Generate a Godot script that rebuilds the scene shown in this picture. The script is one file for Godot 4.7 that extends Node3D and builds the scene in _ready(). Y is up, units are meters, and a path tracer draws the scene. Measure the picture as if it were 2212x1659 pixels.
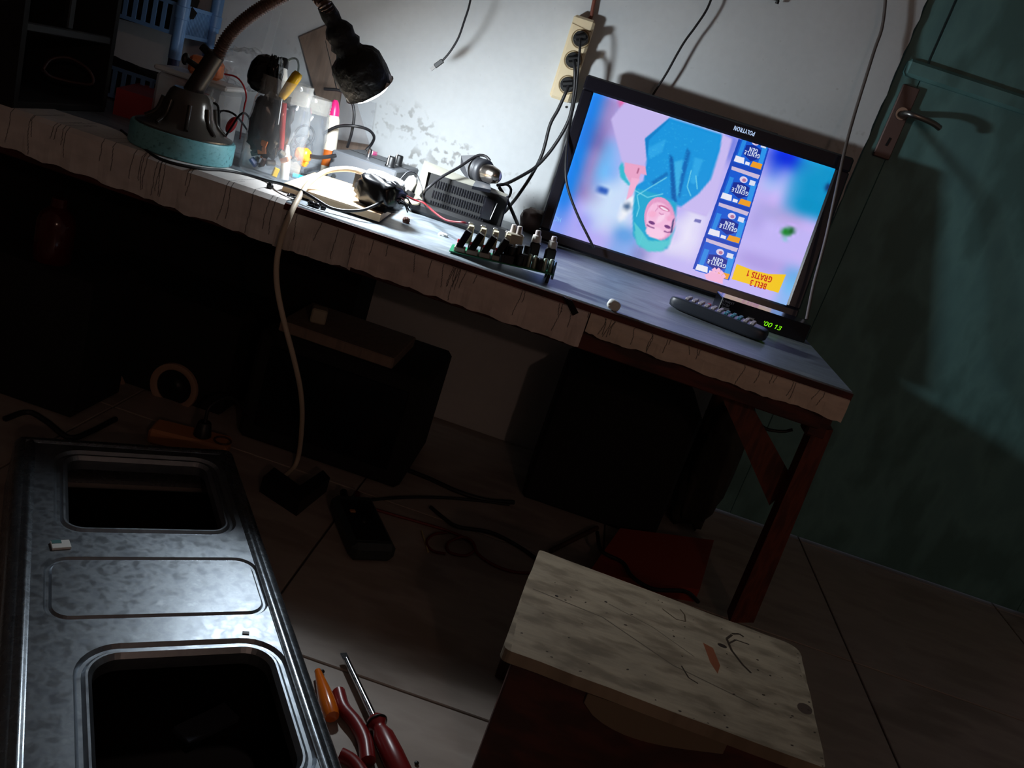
extends Node3D

var rng := RandomNumberGenerator.new()
var names := {}

func _ready() -> void:
	rng.seed = 7
	var camera := Camera3D.new()
	camera.name = "camera"
	camera.transform = Transform3D(Vector3(0.9464,0.2996,-0.1208), Vector3(-0.3221,0.9038,-0.2816), Vector3(0.0248,0.3054,0.9519), Vector3(0,0.7766,1.97))
	camera.fov = 48.4035
	camera.near = 0.02
	add_child(camera)
	var env := Environment.new()
	env.background_mode = Environment.BG_SKY
	var sky := Sky.new()
	var psm := ProceduralSkyMaterial.new()
	psm.sky_top_color = Color(0.55, 0.62, 0.72)
	psm.sky_horizon_color = Color(0.72, 0.74, 0.76)
	psm.ground_bottom_color = Color(0.35, 0.33, 0.3)
	psm.ground_horizon_color = Color(0.6, 0.6, 0.6)
	sky.sky_material = psm
	env.sky = sky
	env.background_energy_multiplier = 0.3
	env.tonemap_mode = Environment.TONE_MAPPER_LINEAR
	env.tonemap_exposure = 1.0
	env.sdfgi_enabled = true
	env.ssao_enabled = true
	env.ssil_enabled = true
	var we := WorldEnvironment.new()
	we.name = "world"
	we.environment = env
	add_child(we)
	make_materials()
	build_room()
	build_table()
	build_lamp()
	build_television()
	build_wall_things()
	build_table_left()
	build_table_middle()
	build_table_right()
	build_stove()
	build_stool()
	build_floor_things()
	build_under_table()

# ---------------------------------------------------------------- helpers
func numbered(n: String) -> String:
	if not names.has(n):
		names[n] = 0
		return n
	names[n] += 1
	return "%s_%03d" % [n, names[n]]

func tag(o: Node3D, label: String, cat: String, group := "") -> void:
	o.set_meta("label", label)
	o.set_meta("category", cat)
	if group != "":
		o.set_meta("group", group)

func thing(called: String, label: String, cat: String, at := Vector3.ZERO, group := "") -> Node3D:
	var o := Node3D.new()
	o.name = numbered(called)
	add_child(o)
	o.position = at
	tag(o, label, cat, group)
	return o

# commits one mesh; geometry is given in world space, so the child is shifted back by its parents' places
func obj(called: String, st: SurfaceTool, m: Material, parent: Node3D = self) -> MeshInstance3D:
	var mi := MeshInstance3D.new()
	mi.name = called if parent != self else numbered(called)
	mi.mesh = st.commit()
	mi.material_override = m
	if parent != self and parent.has_meta("world_built"):
		mi.position = -parent.get_meta("world_built")
	parent.add_child(mi, true)
	return mi

func wthing(called: String, label: String, cat: String, at: Vector3, group := "") -> Node3D:
	var o := thing(called, label, cat, at, group)
	o.set_meta("world_built", at)
	return o

func sub(called: String, st: SurfaceTool, m: Material, part: MeshInstance3D) -> MeshInstance3D:
	var mi := MeshInstance3D.new()
	mi.name = called
	mi.mesh = st.commit()
	mi.material_override = m
	part.add_child(mi, true)
	return mi

func one(called: String, st: SurfaceTool, m: Material, label: String, cat: String, group := "") -> MeshInstance3D:
	var mi := obj(called, st, m)
	tag(mi, label, cat, group)
	return mi

func struct(called: String, st: SurfaceTool, m: Material) -> MeshInstance3D:
	var mi := obj(called, st, m)
	mi.set_meta("kind", "structure")
	return mi

func nst() -> SurfaceTool:
	var st := SurfaceTool.new()
	st.begin(Mesh.PRIMITIVE_TRIANGLES)
	return st

func vert(st: SurfaceTool, p: Vector3, n: Vector3, uv := Vector2.ZERO) -> void:
	st.set_normal(n)
	st.set_uv(uv)
	st.add_vertex(p)

func tri(st: SurfaceTool, a: Vector3, b: Vector3, c: Vector3, out: Vector3, ua := Vector2.ZERO, ub := Vector2.ZERO, uc := Vector2.ZERO) -> void:
	var n := (b - a).cross(c - a)
	if n.length_squared() < 1e-18:
		return
	n = n.normalized()
	if n.dot(out) < 0.0:
		n = -n
		vert(st, a, n, ua)
		vert(st, b, n, ub)
		vert(st, c, n, uc)
	else:
		vert(st, a, n, ua)
		vert(st, c, n, uc)
		vert(st, b, n, ub)

func tris(st: SurfaceTool, a: Vector3, b: Vector3, c: Vector3, na: Vector3, nb: Vector3, nc: Vector3) -> void:
	var n := (b - a).cross(c - a)
	if n.length_squared() < 1e-20:
		return
	if n.dot(na + nb + nc) < 0.0:
		vert(st, a, na)
		vert(st, b, nb)
		vert(st, c, nc)
	else:
		vert(st, a, na)
		vert(st, c, nc)
		vert(st, b, nb)

func quad(st: SurfaceTool, a: Vector3, b: Vector3, c: Vector3, d: Vector3, out: Vector3) -> void:
	tri(st, a, b, c, out, Vector2(0, 0), Vector2(1, 0), Vector2(1, 1))
	tri(st, a, c, d, out, Vector2(0, 0), Vector2(1, 1), Vector2(0, 1))

# a chamfered box: centre, full size, basis
func box(st: SurfaceTool, c: Vector3, size: Vector3, b := Basis.IDENTITY, bev := 0.0) -> SurfaceTool:
	var h := size * 0.5
	bev = minf(bev, minf(h.x, minf(h.y, h.z)) * 0.9)
	var ax := [Vector3.RIGHT, Vector3.UP, Vector3.BACK]
	for i in 3:
		var j := (i + 1) % 3
		var k := (i + 2) % 3
		for s in [-1.0, 1.0]:
			var o: Vector3 = ax[i] * h[i] * s
			var u: Vector3 = ax[j] * (h[j] - bev)
			var w: Vector3 = ax[k] * (h[k] - bev)
			quad(st, c + b * (o - u - w), c + b * (o + u - w), c + b * (o + u + w), c + b * (o - u + w), b * (ax[i] * s))
		if bev > 0.0:
			for s in [-1.0, 1.0]:
				for t in [-1.0, 1.0]:
					var o1: Vector3 = ax[j] * h[j] * s + ax[k] * (h[k] - bev) * t
					var o2: Vector3 = ax[j] * (h[j] - bev) * s + ax[k] * h[k] * t
					var e: Vector3 = ax[i] * (h[i] - bev)
					quad(st, c + b * (o1 - e), c + b * (o1 + e), c + b * (o2 + e), c + b * (o2 - e), b * (ax[j] * s + ax[k] * t))
	if bev > 0.0:
		for sx in [-1.0, 1.0]:
			for sy in [-1.0, 1.0]:
				for sz in [-1.0, 1.0]:
					var q := Vector3(sx, sy, sz)
					var p := q * (h - Vector3.ONE * bev)
					tri(st, c + b * (p + Vector3(sx * bev, 0, 0)), c + b * (p + Vector3(0, sy * bev, 0)), c + b * (p + Vector3(0, 0, sz * bev)), b * q)
	return st

# a box whose base sits at c
func bbox(st: SurfaceTool, c: Vector3, size: Vector3, yaw := 0.0, bev := 0.0) -> SurfaceTool:
	return box(st, c + Vector3(0, size.y * 0.5, 0), size, Basis(Vector3.UP, yaw), bev)

# basis whose y axis is d
func along(d: Vector3, hint := Vector3.BACK) -> Basis:
	var y := d.normalized()
	if absf(y.dot(hint)) > 0.95:
		hint = Vector3.RIGHT
	var x := y.cross(hint).normalized()
	return Basis(x, y, x.cross(y).normalized())

# profile of (radius, height) turned about the y axis of xf
func lathe(st: SurfaceTool, prof: Array, xf: Transform3D, seg := 24, sharp := 0.8, wob := 0.0) -> SurfaceTool:
	var n := prof.size()
	var pn := []
	for i in n - 1:
		var d: Vector2 = prof[i + 1] - prof[i]
		pn.append(Vector2(d.y, -d.x).normalized())
	var jit := []
	for j in seg:
		jit.append(1.0 + rng.randf_range(-wob, wob))
	jit.append(jit[0])
	for i in n - 1:
		var a: Vector2 = prof[i]
		var b: Vector2 = prof[i + 1]
		var na: Vector2 = pn[i]
		var nb: Vector2 = pn[i]
		if i > 0 and pn[i].dot(pn[i - 1]) > sharp:
			na = (pn[i] + pn[i - 1]).normalized()
		if i < n - 2 and pn[i].dot(pn[i + 1]) > sharp:
			nb = (pn[i] + pn[i + 1]).normalized()
		for j in seg:
			var t0 := TAU * j / seg
			var t1 := TAU * (j + 1) / seg
			var c0 := Vector3(cos(t0), 0, sin(t0))
			var c1 := Vector3(cos(t1), 0, sin(t1))
			var p00: Vector3 = xf * (c0 * a.x * jit[j] + Vector3(0, a.y, 0))
			var p01: Vector3 = xf * (c1 * a.x * jit[j + 1] + Vector3(0, a.y, 0))
			var p10: Vector3 = xf * (c0 * b.x * jit[j] + Vector3(0, b.y, 0))
			var p11: Vector3 = xf * (c1 * b.x * jit[j + 1] + Vector3(0, b.y, 0))
			var n00 := (xf.basis * (c0 * na.x + Vector3(0, na.y, 0))).normalized()
			var n01 := (xf.basis * (c1 * na.x + Vector3(0, na.y, 0))).normalized()
			var n10 := (xf.basis * (c0 * nb.x + Vector3(0, nb.y, 0))).normalized()
			var n11 := (xf.basis * (c1 * nb.x + Vector3(0, nb.y, 0))).normalized()
			tris(st, p00, p01, p11, n00, n01, n11)
			tris(st, p00, p11, p10, n00, n11, n10)
	return st

func v2(a: Array) -> Array:
	var r := []
	for i in range(0, a.size(), 2):
		r.append(Vector2(a[i], a[i + 1]))
	return r

# a closed cylinder between two points
func rod(st: SurfaceTool, a: Vector3, b: Vector3, r: float, seg := 12, r2 := -1.0, bev := 0.0) -> SurfaceTool:
	var l := (b - a).length()
	if r2 < 0.0:
		r2 = r
	return lathe(st, v2([0, 0, r - bev, 0, r, bev, r2, l - bev, r2 - bev, l, 0, l]) if bev > 0.0 else v2([0, 0, r, 0, r2, l, 0, l]), Transform3D(along(b - a), a), seg)

func curve(pts: Array, step := 0.008) -> PackedVector3Array:
	var c := PackedVector3Array()
	for i in pts.size() - 1:
		var p1: Vector3 = pts[i]
		var p2: Vector3 = pts[i + 1]
		var p0: Vector3 = pts[i - 1] if i > 0 else p1 * 2.0 - p2
		var p3: Vector3 = pts[i + 2] if i + 2 < pts.size() else p2 * 2.0 - p1
		var k := clampi(int(ceil((p2 - p1).length() / step)), 2, 24)
		for j in k:
			c.append(p1.cubic_interpolate(p2, p0, p3, float(j) / k))
	c.append(pts[-1])
	return c

# a cable: smooth path, round section, closed ends; ribs > 0 gives a corrugated hose
func tube(st: SurfaceTool, pts: Array, r: float, seg := 8, r2 := -1.0, ribs := 0.0, step := 0.008) -> SurfaceTool:
	var c := curve(pts, step)
	var n := c.size()
	var t := (c[1] - c[0]).normalized()
	var u := along(t).x
	var pr := []
	var pd := []
	var run := 0.0
	for i in n:
		var d := (c[mini(i + 1, n - 1)] - c[maxi(i - 1, 0)]).normalized()
		u = (u - d * u.dot(d)).normalized()
		var w := d.cross(u)
		if i > 0:
			run += (c[i] - c[i - 1]).length()
		var rad := r if r2 < 0.0 else lerpf(r, r2, float(i) / (n - 1))
		if ribs > 0.0:
			rad += ribs * (1.0 if i % 2 == 0 else -1.0)
		var ring := []
		var dirs := []
		for j in seg + 1:
			var q := u * cos(TAU * j / seg) + w * sin(TAU * j / seg)
			ring.append(c[i] + q * rad)
			dirs.append(q)
		pr.append(ring)
		pd.append(dirs)
	for i in n - 1:
		for j in seg:
			if ribs > 0.0:
				quad(st, pr[i][j], pr[i][j + 1], pr[i + 1][j + 1], pr[i + 1][j], pd[i][j])
			else:
				tris(st, pr[i][j], pr[i][j + 1], pr[i + 1][j + 1], pd[i][j], pd[i][j + 1], pd[i + 1][j + 1])
				tris(st, pr[i][j], pr[i + 1][j + 1], pr[i + 1][j], pd[i][j], pd[i + 1][j + 1], pd[i + 1][j])
	for j in seg:
		tri(st, c[0], pr[0][j], pr[0][j + 1], c[0] - c[1])
		tri(st, c[n - 1], pr[n - 1][j], pr[n - 1][j + 1], c[n - 1] - c[n - 2])
	return st

# polygon in the xy plane of xf, drawn out along +z by depth; uv = local xy mapped by (lo, span)
func prism(st: SurfaceTool, poly: PackedVector2Array, depth: float, xf: Transform3D, lo := Vector2.ZERO, span := Vector2.ONE) -> SurfaceTool:
	var idx := Geometry2D.triangulate_polygon(poly)
	var zn := (xf.basis * Vector3.BACK).normalized()
	for i in range(0, idx.size(), 3):
		for e in [[0.0, -1.0], [depth, 1.0]]:
			var p := []
			var uvs := []
			for k in 3:
				var q: Vector2 = poly[idx[i + k]]
				p.append(xf * Vector3(q.x, q.y, e[0]))
				uvs.append(Vector2((q.x - lo.x) / span.x, 1.0 - (q.y - lo.y) / span.y))
			tri(st, p[0], p[1], p[2], zn * e[1], uvs[0], uvs[1], uvs[2])
	var ccw := not Geometry2D.is_polygon_clockwise(poly)
	for i in poly.size():
		var a: Vector2 = poly[i]
		var b: Vector2 = poly[(i + 1) % poly.size()]
		var d := b - a
		var o := Vector2(d.y, -d.x) * (1.0 if ccw else -1.0)
		var ua := Vector2((a.x - lo.x) / span.x, 1.0 - (a.y - lo.y) / span.y)
		var ub := Vector2((b.x - lo.x) / span.x, 1.0 - (b.y - lo.y) / span.y)
		var on := xf.basis * Vector3(o.x, o.y, 0)
		tri(st, xf * Vector3(a.x, a.y, 0), xf * Vector3(b.x, b.y, 0), xf * Vector3(b.x, b.y, depth), on, ua, ub, ub)
		tri(st, xf * Vector3(a.x, a.y, 0), xf * Vector3(b.x, b.y, depth), xf * Vector3(a.x, a.y, depth), on, ua, ub, ua)
	return st

# a slab lying at height y: corners seen from above
func slab(st: SurfaceTool, corners: Array, y: float, h: float) -> SurfaceTool:
	var p := PackedVector2Array()
	for c in corners:
		p.append(Vector2(c.x, -c.z))
	return prism(st, p, h, Transform3D(Basis(Vector3.RIGHT, Vector3.FORWARD, Vector3.UP), Vector3(0, y, 0)))

# a plate through three corners, thickness t behind it
func plate(st: SurfaceTool, a: Vector3, b: Vector3, c: Vector3, d: Vector3, t: float) -> SurfaceTool:
	var n := (b - a).cross(d - a).normalized()
	if n.z + n.y * 0.2 < 0.0:
		n = -n
	var k := n * -t
	quad(st, a, b, c, d, n)
	quad(st, a + k, b + k, c + k, d + k, -n)
	var m := (a + b + c + d) * 0.25
	for e in [[a, b], [b, c], [c, d], [d, a]]:
		quad(st, e[0], e[1], e[1] + k, e[0] + k, (e[0] + e[1]) * 0.5 - m)
	return st

# rounded lump: superellipsoid with noise
func lump(st: SurfaceTool, c: Vector3, rad: Vector3, b := Basis.IDENTITY, pw := 1.0, noise := 0.0, nu := 20, nv := 12, sd := 1) -> SurfaceTool:
	var fn := FastNoiseLite.new()
	fn.seed = sd
	fn.frequency = 1.3
	var P := []
	for i in nv + 1:
		var row := []
		var ph := PI * i / nv - PI / 2
		for j in nu + 1:
			var th := TAU * (j % nu) / nu
			var d := Vector3(cos(ph) * cos(th), sin(ph), cos(ph) * sin(th))
			var q := Vector3(signf(d.x) * pow(absf(d.x), pw), signf(d.y) * pow(absf(d.y), pw), signf(d.z) * pow(absf(d.z), pw))
			var k := 1.0 + noise * fn.get_noise_3dv(d * 1.6)
			row.append(c + b * (q * rad * k))
		P.append(row)
	var N := []
	for i in nv + 1:
		var row := []
		for j in nu + 1:
			var a: Vector3 = P[mini(i + 1, nv)][j] - P[maxi(i - 1, 0)][j]
			var e: Vector3 = P[i][(j + 1) % nu] - P[i][(j + nu - 1) % nu]
			var n := a.cross(e)
			var o: Vector3 = P[i][j] - c
			if n.length() < 1e-9:
				n = o
			n = n.normalized()
			row.append(n if n.dot(o) > 0.0 else -n)
		P.size()
		N.append(row)
	for i in nv:
		for j in nu:
			tris(st, P[i][j], P[i][j + 1], P[i + 1][j + 1], N[i][j], N[i][j + 1], N[i + 1][j + 1])
			tris(st, P[i][j], P[i + 1][j + 1], P[i + 1][j], N[i][j], N[i + 1][j + 1], N[i + 1][j])
	return st

func torus(st: SurfaceTool, c: Vector3, R: float, r: float, b: Basis, seg := 24, part := 1.0) -> SurfaceTool:
	var pts := []
	for i in seg + 1:
		var t := TAU * part * i / seg
		pts.append(c + b * Vector3(cos(t) * R, 0, sin(t) * R))
	return tube(st, pts, r, 8, -1.0, 0.0, 0.02)

func sheet_text(called: String, t: String, h: float, xf: Transform3D, m: Material, parent: Node3D, bold := false, width := 0.0) -> MeshInstance3D:
	var tm := TextMesh.new()
	var f := SystemFont.new()
	f.font_names = PackedStringArray(["Droid Sans"])
	if bold:
		f.font_weight = 700
	tm.font = f
	tm.text = t
	tm.font_size = 64
	tm.pixel_size = h / 46.0
	tm.depth = 0.0004
	var mi := MeshInstance3D.new()
	mi.name = called
	mi.mesh = tm
	mi.material_override = m
	var w := tm.get_aabb().size.x
	if width > 0.0 and w > 0.0:
		xf.basis.x *= width / w
	mi.transform = xf
	parent.add_child(mi, true)
	return mi

# ---------------------------------------------------------------- materials
var M := {}

func c8(r: int, g: int, b: int, a := 255) -> Color:
	return Color8(r, g, b, a)

func mat(c: Color, rough := 0.6, metal := 0.0, spec := 0.5) -> StandardMaterial3D:
	var m := StandardMaterial3D.new()
	m.albedo_color = c
	m.roughness = rough
	m.metallic = metal
	m.metallic_specular = spec
	return m

func clear(c: Color, a: float, rough := 0.08) -> StandardMaterial3D:
	var m := mat(c, rough)
	m.albedo_color.a = a
	m.transparency = BaseMaterial3D.TRANSPARENCY_ALPHA
	m.cull_mode = BaseMaterial3D.CULL_DISABLED
	return m

func ntex(sd: int, freq: float, cols: Array, offs: Array, size := 512, oct := 4) -> NoiseTexture2D:
	var n := FastNoiseLite.new()
	n.seed = sd
	n.frequency = freq
	n.fractal_octaves = oct
	var t := NoiseTexture2D.new()
	t.width = size
	t.height = size
	t.seamless = true
	t.noise = n
	var g := Gradient.new()
	g.colors = PackedColorArray(cols)
	g.offsets = PackedFloat32Array(offs)
	t.color_ramp = g
	return t

func tripl(m: StandardMaterial3D, s: Vector3, world := true) -> StandardMaterial3D:
	m.uv1_triplanar = true
	m.uv1_world_triplanar = world
	m.uv1_scale = s
	return m

func glow(c: Color, e: float) -> StandardMaterial3D:
	var m := mat(Color(0.02, 0.02, 0.02), 0.5)
	m.emission_enabled = true
	m.emission = c
	m.emission_energy_multiplier = e
	return m

func make_materials() -> void:
	M.black = mat(c8(13, 13, 15), 0.45)
	M.black_matt = mat(c8(13, 13, 14), 0.85)
	M.black_gloss = mat(c8(16, 16, 20), 0.18)
	M.dark_grey = mat(c8(40, 41, 45), 0.5)
	M.rubber = mat(c8(22, 21, 24), 0.5)
	M.grey_metal = mat(c8(92, 95, 100), 0.45, 0.2)
	M.chrome = mat(c8(205, 205, 208), 0.16, 1.0)
	M.steel = mat(c8(150, 148, 145), 0.32, 1.0)
	M.white = mat(c8(225, 225, 220), 0.5)
	M.cream = mat(c8(226, 208, 172), 0.45)
	M.red = mat(c8(150, 22, 28), 0.35)
	M.red_dark = mat(c8(120, 26, 26), 0.32)
	M.pink = mat(c8(228, 40, 120), 0.35)
	M.orange = mat(c8(240, 130, 25), 0.4)
	M.amber = mat(c8(205, 100, 20), 0.2)
	M.yellow = mat(c8(230, 185, 30), 0.25)
	M.copper = mat(c8(200, 120, 75), 0.35, 0.6)
	M.brown = mat(c8(70, 36, 24), 0.6)
	M.cyan = mat(c8(20, 180, 205), 0.35)
	M.beige_cable = mat(c8(196, 180, 158), 0.5)
	M.clear = clear(c8(225, 232, 240), 0.13, 0.08)
	M.neck = clear(c8(235, 235, 230), 0.26, 0.12)
	M.clear2 = clear(c8(225, 230, 235), 0.22, 0.12)
	M.milky = mat(c8(190, 190, 190), 0.4)
	M.milky.transparency = BaseMaterial3D.TRANSPARENCY_ALPHA
	M.milky.albedo_color.a = 0.55
	M.rack_blue = mat(c8(112, 158, 212), 0.35)
	M.rack_navy = mat(c8(38, 58, 110), 0.4)
	M.pcb = mat(c8(26, 120, 84), 0.35)
	M.tape = mat(c8(9, 9, 12), 0.22)
	var tn := ntex(31, 0.02, [Color(0.2, 0.2, 0.2), Color(0.9, 0.9, 0.9)], [0.3, 0.7], 256, 4)
	M.tape_wrap = mat(c8(14, 13, 15), 0.7)
	M.tape_wrap.heightmap_enabled = true
	M.tape_wrap.heightmap_texture = tn
	M.tape_wrap.heightmap_scale = 0.35
	tripl(M.tape_wrap, Vector3(9, 9, 9))
	M.floor_tile = []
	for k in 3:
		var ft := mat(Color.WHITE, 0.38)
		ft.albedo_texture = ntex(40 + k, 0.006, [c8(146 - k * 4, 132 - k * 4, 122 - k * 4), c8(164, 151, 141), c8(155, 142, 132)], [0.2, 0.55, 0.8], 512, 5)
		tripl(ft, Vector3(1.1, 1, 3.2))
		M.floor_tile.append(ft)
	M.grout = mat(c8(84, 76, 68), 0.9)
	M.ceiling = mat(c8(190, 186, 180), 0.9)
	M.side_wall = mat(c8(172, 168, 160), 0.9)
	M.teal = mat(Color.WHITE, 0.5)
	M.teal.albedo_texture = ntex(51, 0.01, [c8(84, 124, 122), c8(104, 150, 148), c8(94, 138, 138)], [0.25, 0.55, 0.8], 512, 5)
	tripl(M.teal, Vector3(1.5, 0.7, 1.5))
	M.table_top = mat(Color.WHITE, 0.42)
	M.table_top.albedo_texture = ntex(61, 0.007, [c8(96, 102, 108), c8(124, 132, 140), c8(110, 118, 124), c8(140, 146, 150)], [0.2, 0.45, 0.6, 0.85], 512, 5)
	tripl(M.table_top, Vector3(1.2, 1, 3.0))
	M.wood_dark = mat(Color.WHITE, 0.6)
	M.wood_dark.albedo_texture = ntex(71, 0.012, [c8(74, 32, 20), c8(112, 52, 32), c8(88, 40, 26)], [0.25, 0.55, 0.8], 512, 4)
	tripl(M.wood_dark, Vector3(6, 1.2, 6))
	M.wood_rail = mat(Color.WHITE, 0.65)
	M.wood_rail.albedo_texture = ntex(72, 0.012, [c8(60, 24, 18), c8(92, 38, 28)], [0.3, 0.7], 512, 4)
	tripl(M.wood_rail, Vector3(1.2, 6, 6))
	M.plywood = mat(Color.WHITE, 0.6)
	M.plywood.albedo_texture = ntex(73, 0.01, [c8(196, 164, 126), c8(222, 194, 158), c8(206, 176, 140)], [0.25, 0.55, 0.8], 512, 4)
	tripl(M.plywood, Vector3(1.0, 8, 6))
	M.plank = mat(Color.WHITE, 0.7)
	M.plank.albedo_texture = ntex(74, 0.01, [c8(124, 106, 94), c8(140, 120, 106), c8(132, 112, 98)], [0.25, 0.55, 0.8], 512, 4)  # grey-brown of the leaning plank includes the lamp head's shadow tone
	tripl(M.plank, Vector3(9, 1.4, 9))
	M.stool_side = mat(Color.WHITE, 0.7)
	M.stool_side.albedo_texture = ntex(75, 0.012, [c8(54, 24, 18), c8(76, 34, 24)], [0.3, 0.7], 512, 4)
	tripl(M.stool_side, Vector3(2, 5, 5))
	M.stove = mat(c8(186, 192, 198), 0.42, 0.92)
	M.stove.albedo_texture = ntex(81, 0.009, [c8(190, 194, 199), c8(210, 213, 216), c8(202, 206, 210), c8(232, 234, 236)], [0.2, 0.5, 0.65, 0.95], 1024, 5)
	M.stove.roughness_texture = ntex(82, 0.01, [Color(0.75, 0.75, 0.75), Color(1, 1, 1), Color(0.85, 0.85, 0.85)], [0.25, 0.55, 0.8], 1024, 5)
	tripl(M.stove, Vector3(4, 4, 4))

# ---------------------------------------------------------------- pictures
func fill_poly(im: Image, pts: Array, col: Color) -> void:
	var W := im.get_width()
	var H := im.get_height()
	var p := []
	var lo := 1e9
	var hi := -1e9
	for q in pts:
		var v := Vector2(q.x * W, q.y * H)
		p.append(v)
		lo = minf(lo, v.y)
		hi = maxf(hi, v.y)
	for y in range(maxi(0, int(floor(lo))), mini(H, int(ceil(hi)))):
		var yc := y + 0.5
		var xs := []
		for i in p.size():
			var a: Vector2 = p[i]
			var b: Vector2 = p[(i + 1) % p.size()]
			if (a.y <= yc) != (b.y <= yc):
				xs.append(a.x + (yc - a.y) / (b.y - a.y) * (b.x - a.x))
		xs.sort()
		for i in range(0, xs.size() - 1, 2):
			var x0 := clampi(int(round(xs[i])), 0, W)
			var x1 := clampi(int(round(xs[i + 1])), 0, W)
			if x1 > x0:
				im.fill_rect(Rect2i(x0, y, x1 - x0, 1), col)

func oval(c: Vector2, r: Vector2, rot := 0.0, n := 28) -> Array:
	var a := []
	for i in n:
		var d := Vector2(cos(TAU * i / n) * r.x, sin(TAU * i / n) * r.y).rotated(rot)
		a.append(c + d)
	return a

func stroke(im: Image, pts: Array, w: float, col: Color) -> void:
	var asp := float(im.get_width()) / im.get_height()
	for i in pts.size() - 1:
		var a: Vector2 = pts[i]
		var b: Vector2 = pts[i + 1]
		var d := Vector2((b.x - a.x) * asp, b.y - a.y).normalized()
		var n := Vector2(-d.y / asp, d.x) * w * 0.5
		fill_poly(im, [a - n, b - n, b + n, a + n], col)

# lettering set into a picture: o = where the text begins, ex / ey = steps along the line and up, per unit of cap height
func letters(im: Image, t: String, o: Vector2, ex: Vector2, ey: Vector2, col: Color, bold := true) -> void:
	var tm := TextMesh.new()
	var f := SystemFont.new()
	f.font_names = PackedStringArray(["Droid Sans"])
	if bold:
		f.font_weight = 700
	tm.font = f
	tm.text = t
	tm.font_size = 64
	tm.pixel_size = 1.0 / 46.0
	tm.depth = 0.0
	tm.horizontal_alignment = HORIZONTAL_ALIGNMENT_CENTER
	tm.vertical_alignment = VERTICAL_ALIGNMENT_CENTER
	var ar := tm.get_mesh_arrays()
	if ar.is_empty():
		return
	var vs: PackedVector3Array = ar[Mesh.ARRAY_VERTEX]
	var ix = ar[Mesh.ARRAY_INDEX]
	var idx: PackedInt32Array = ix if ix != null else PackedInt32Array(range(vs.size()))
	for i in range(0, idx.size() - 2, 3):
		var q := []
		for k in 3:
			var v := vs[idx[i + k]]
			q.append(o + ex * v.x + ey * v.y)
		fill_poly(im, q, col)

func soften(im: Image, k: int) -> void:
	var w := im.get_width()
	var h := im.get_height()
	var f := 1
	while f < k:
		f *= 2
		im.resize(maxi(w / f, 4), maxi(h / f, 4), Image.INTERPOLATE_BILINEAR)
	im.resize(w, h, Image.INTERPOLATE_CUBIC)

func soften_part(im: Image, part: Rect2, k: int) -> void:
	var r := Rect2i(int(part.position.x * im.get_width()), int(part.position.y * im.get_height()), int(part.size.x * im.get_width()), int(part.size.y * im.get_height()))
	var p := im.get_region(r)
	soften(p, k)
	im.blit_rect(p, Rect2i(Vector2i.ZERO, p.get_size()), r.position)

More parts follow.
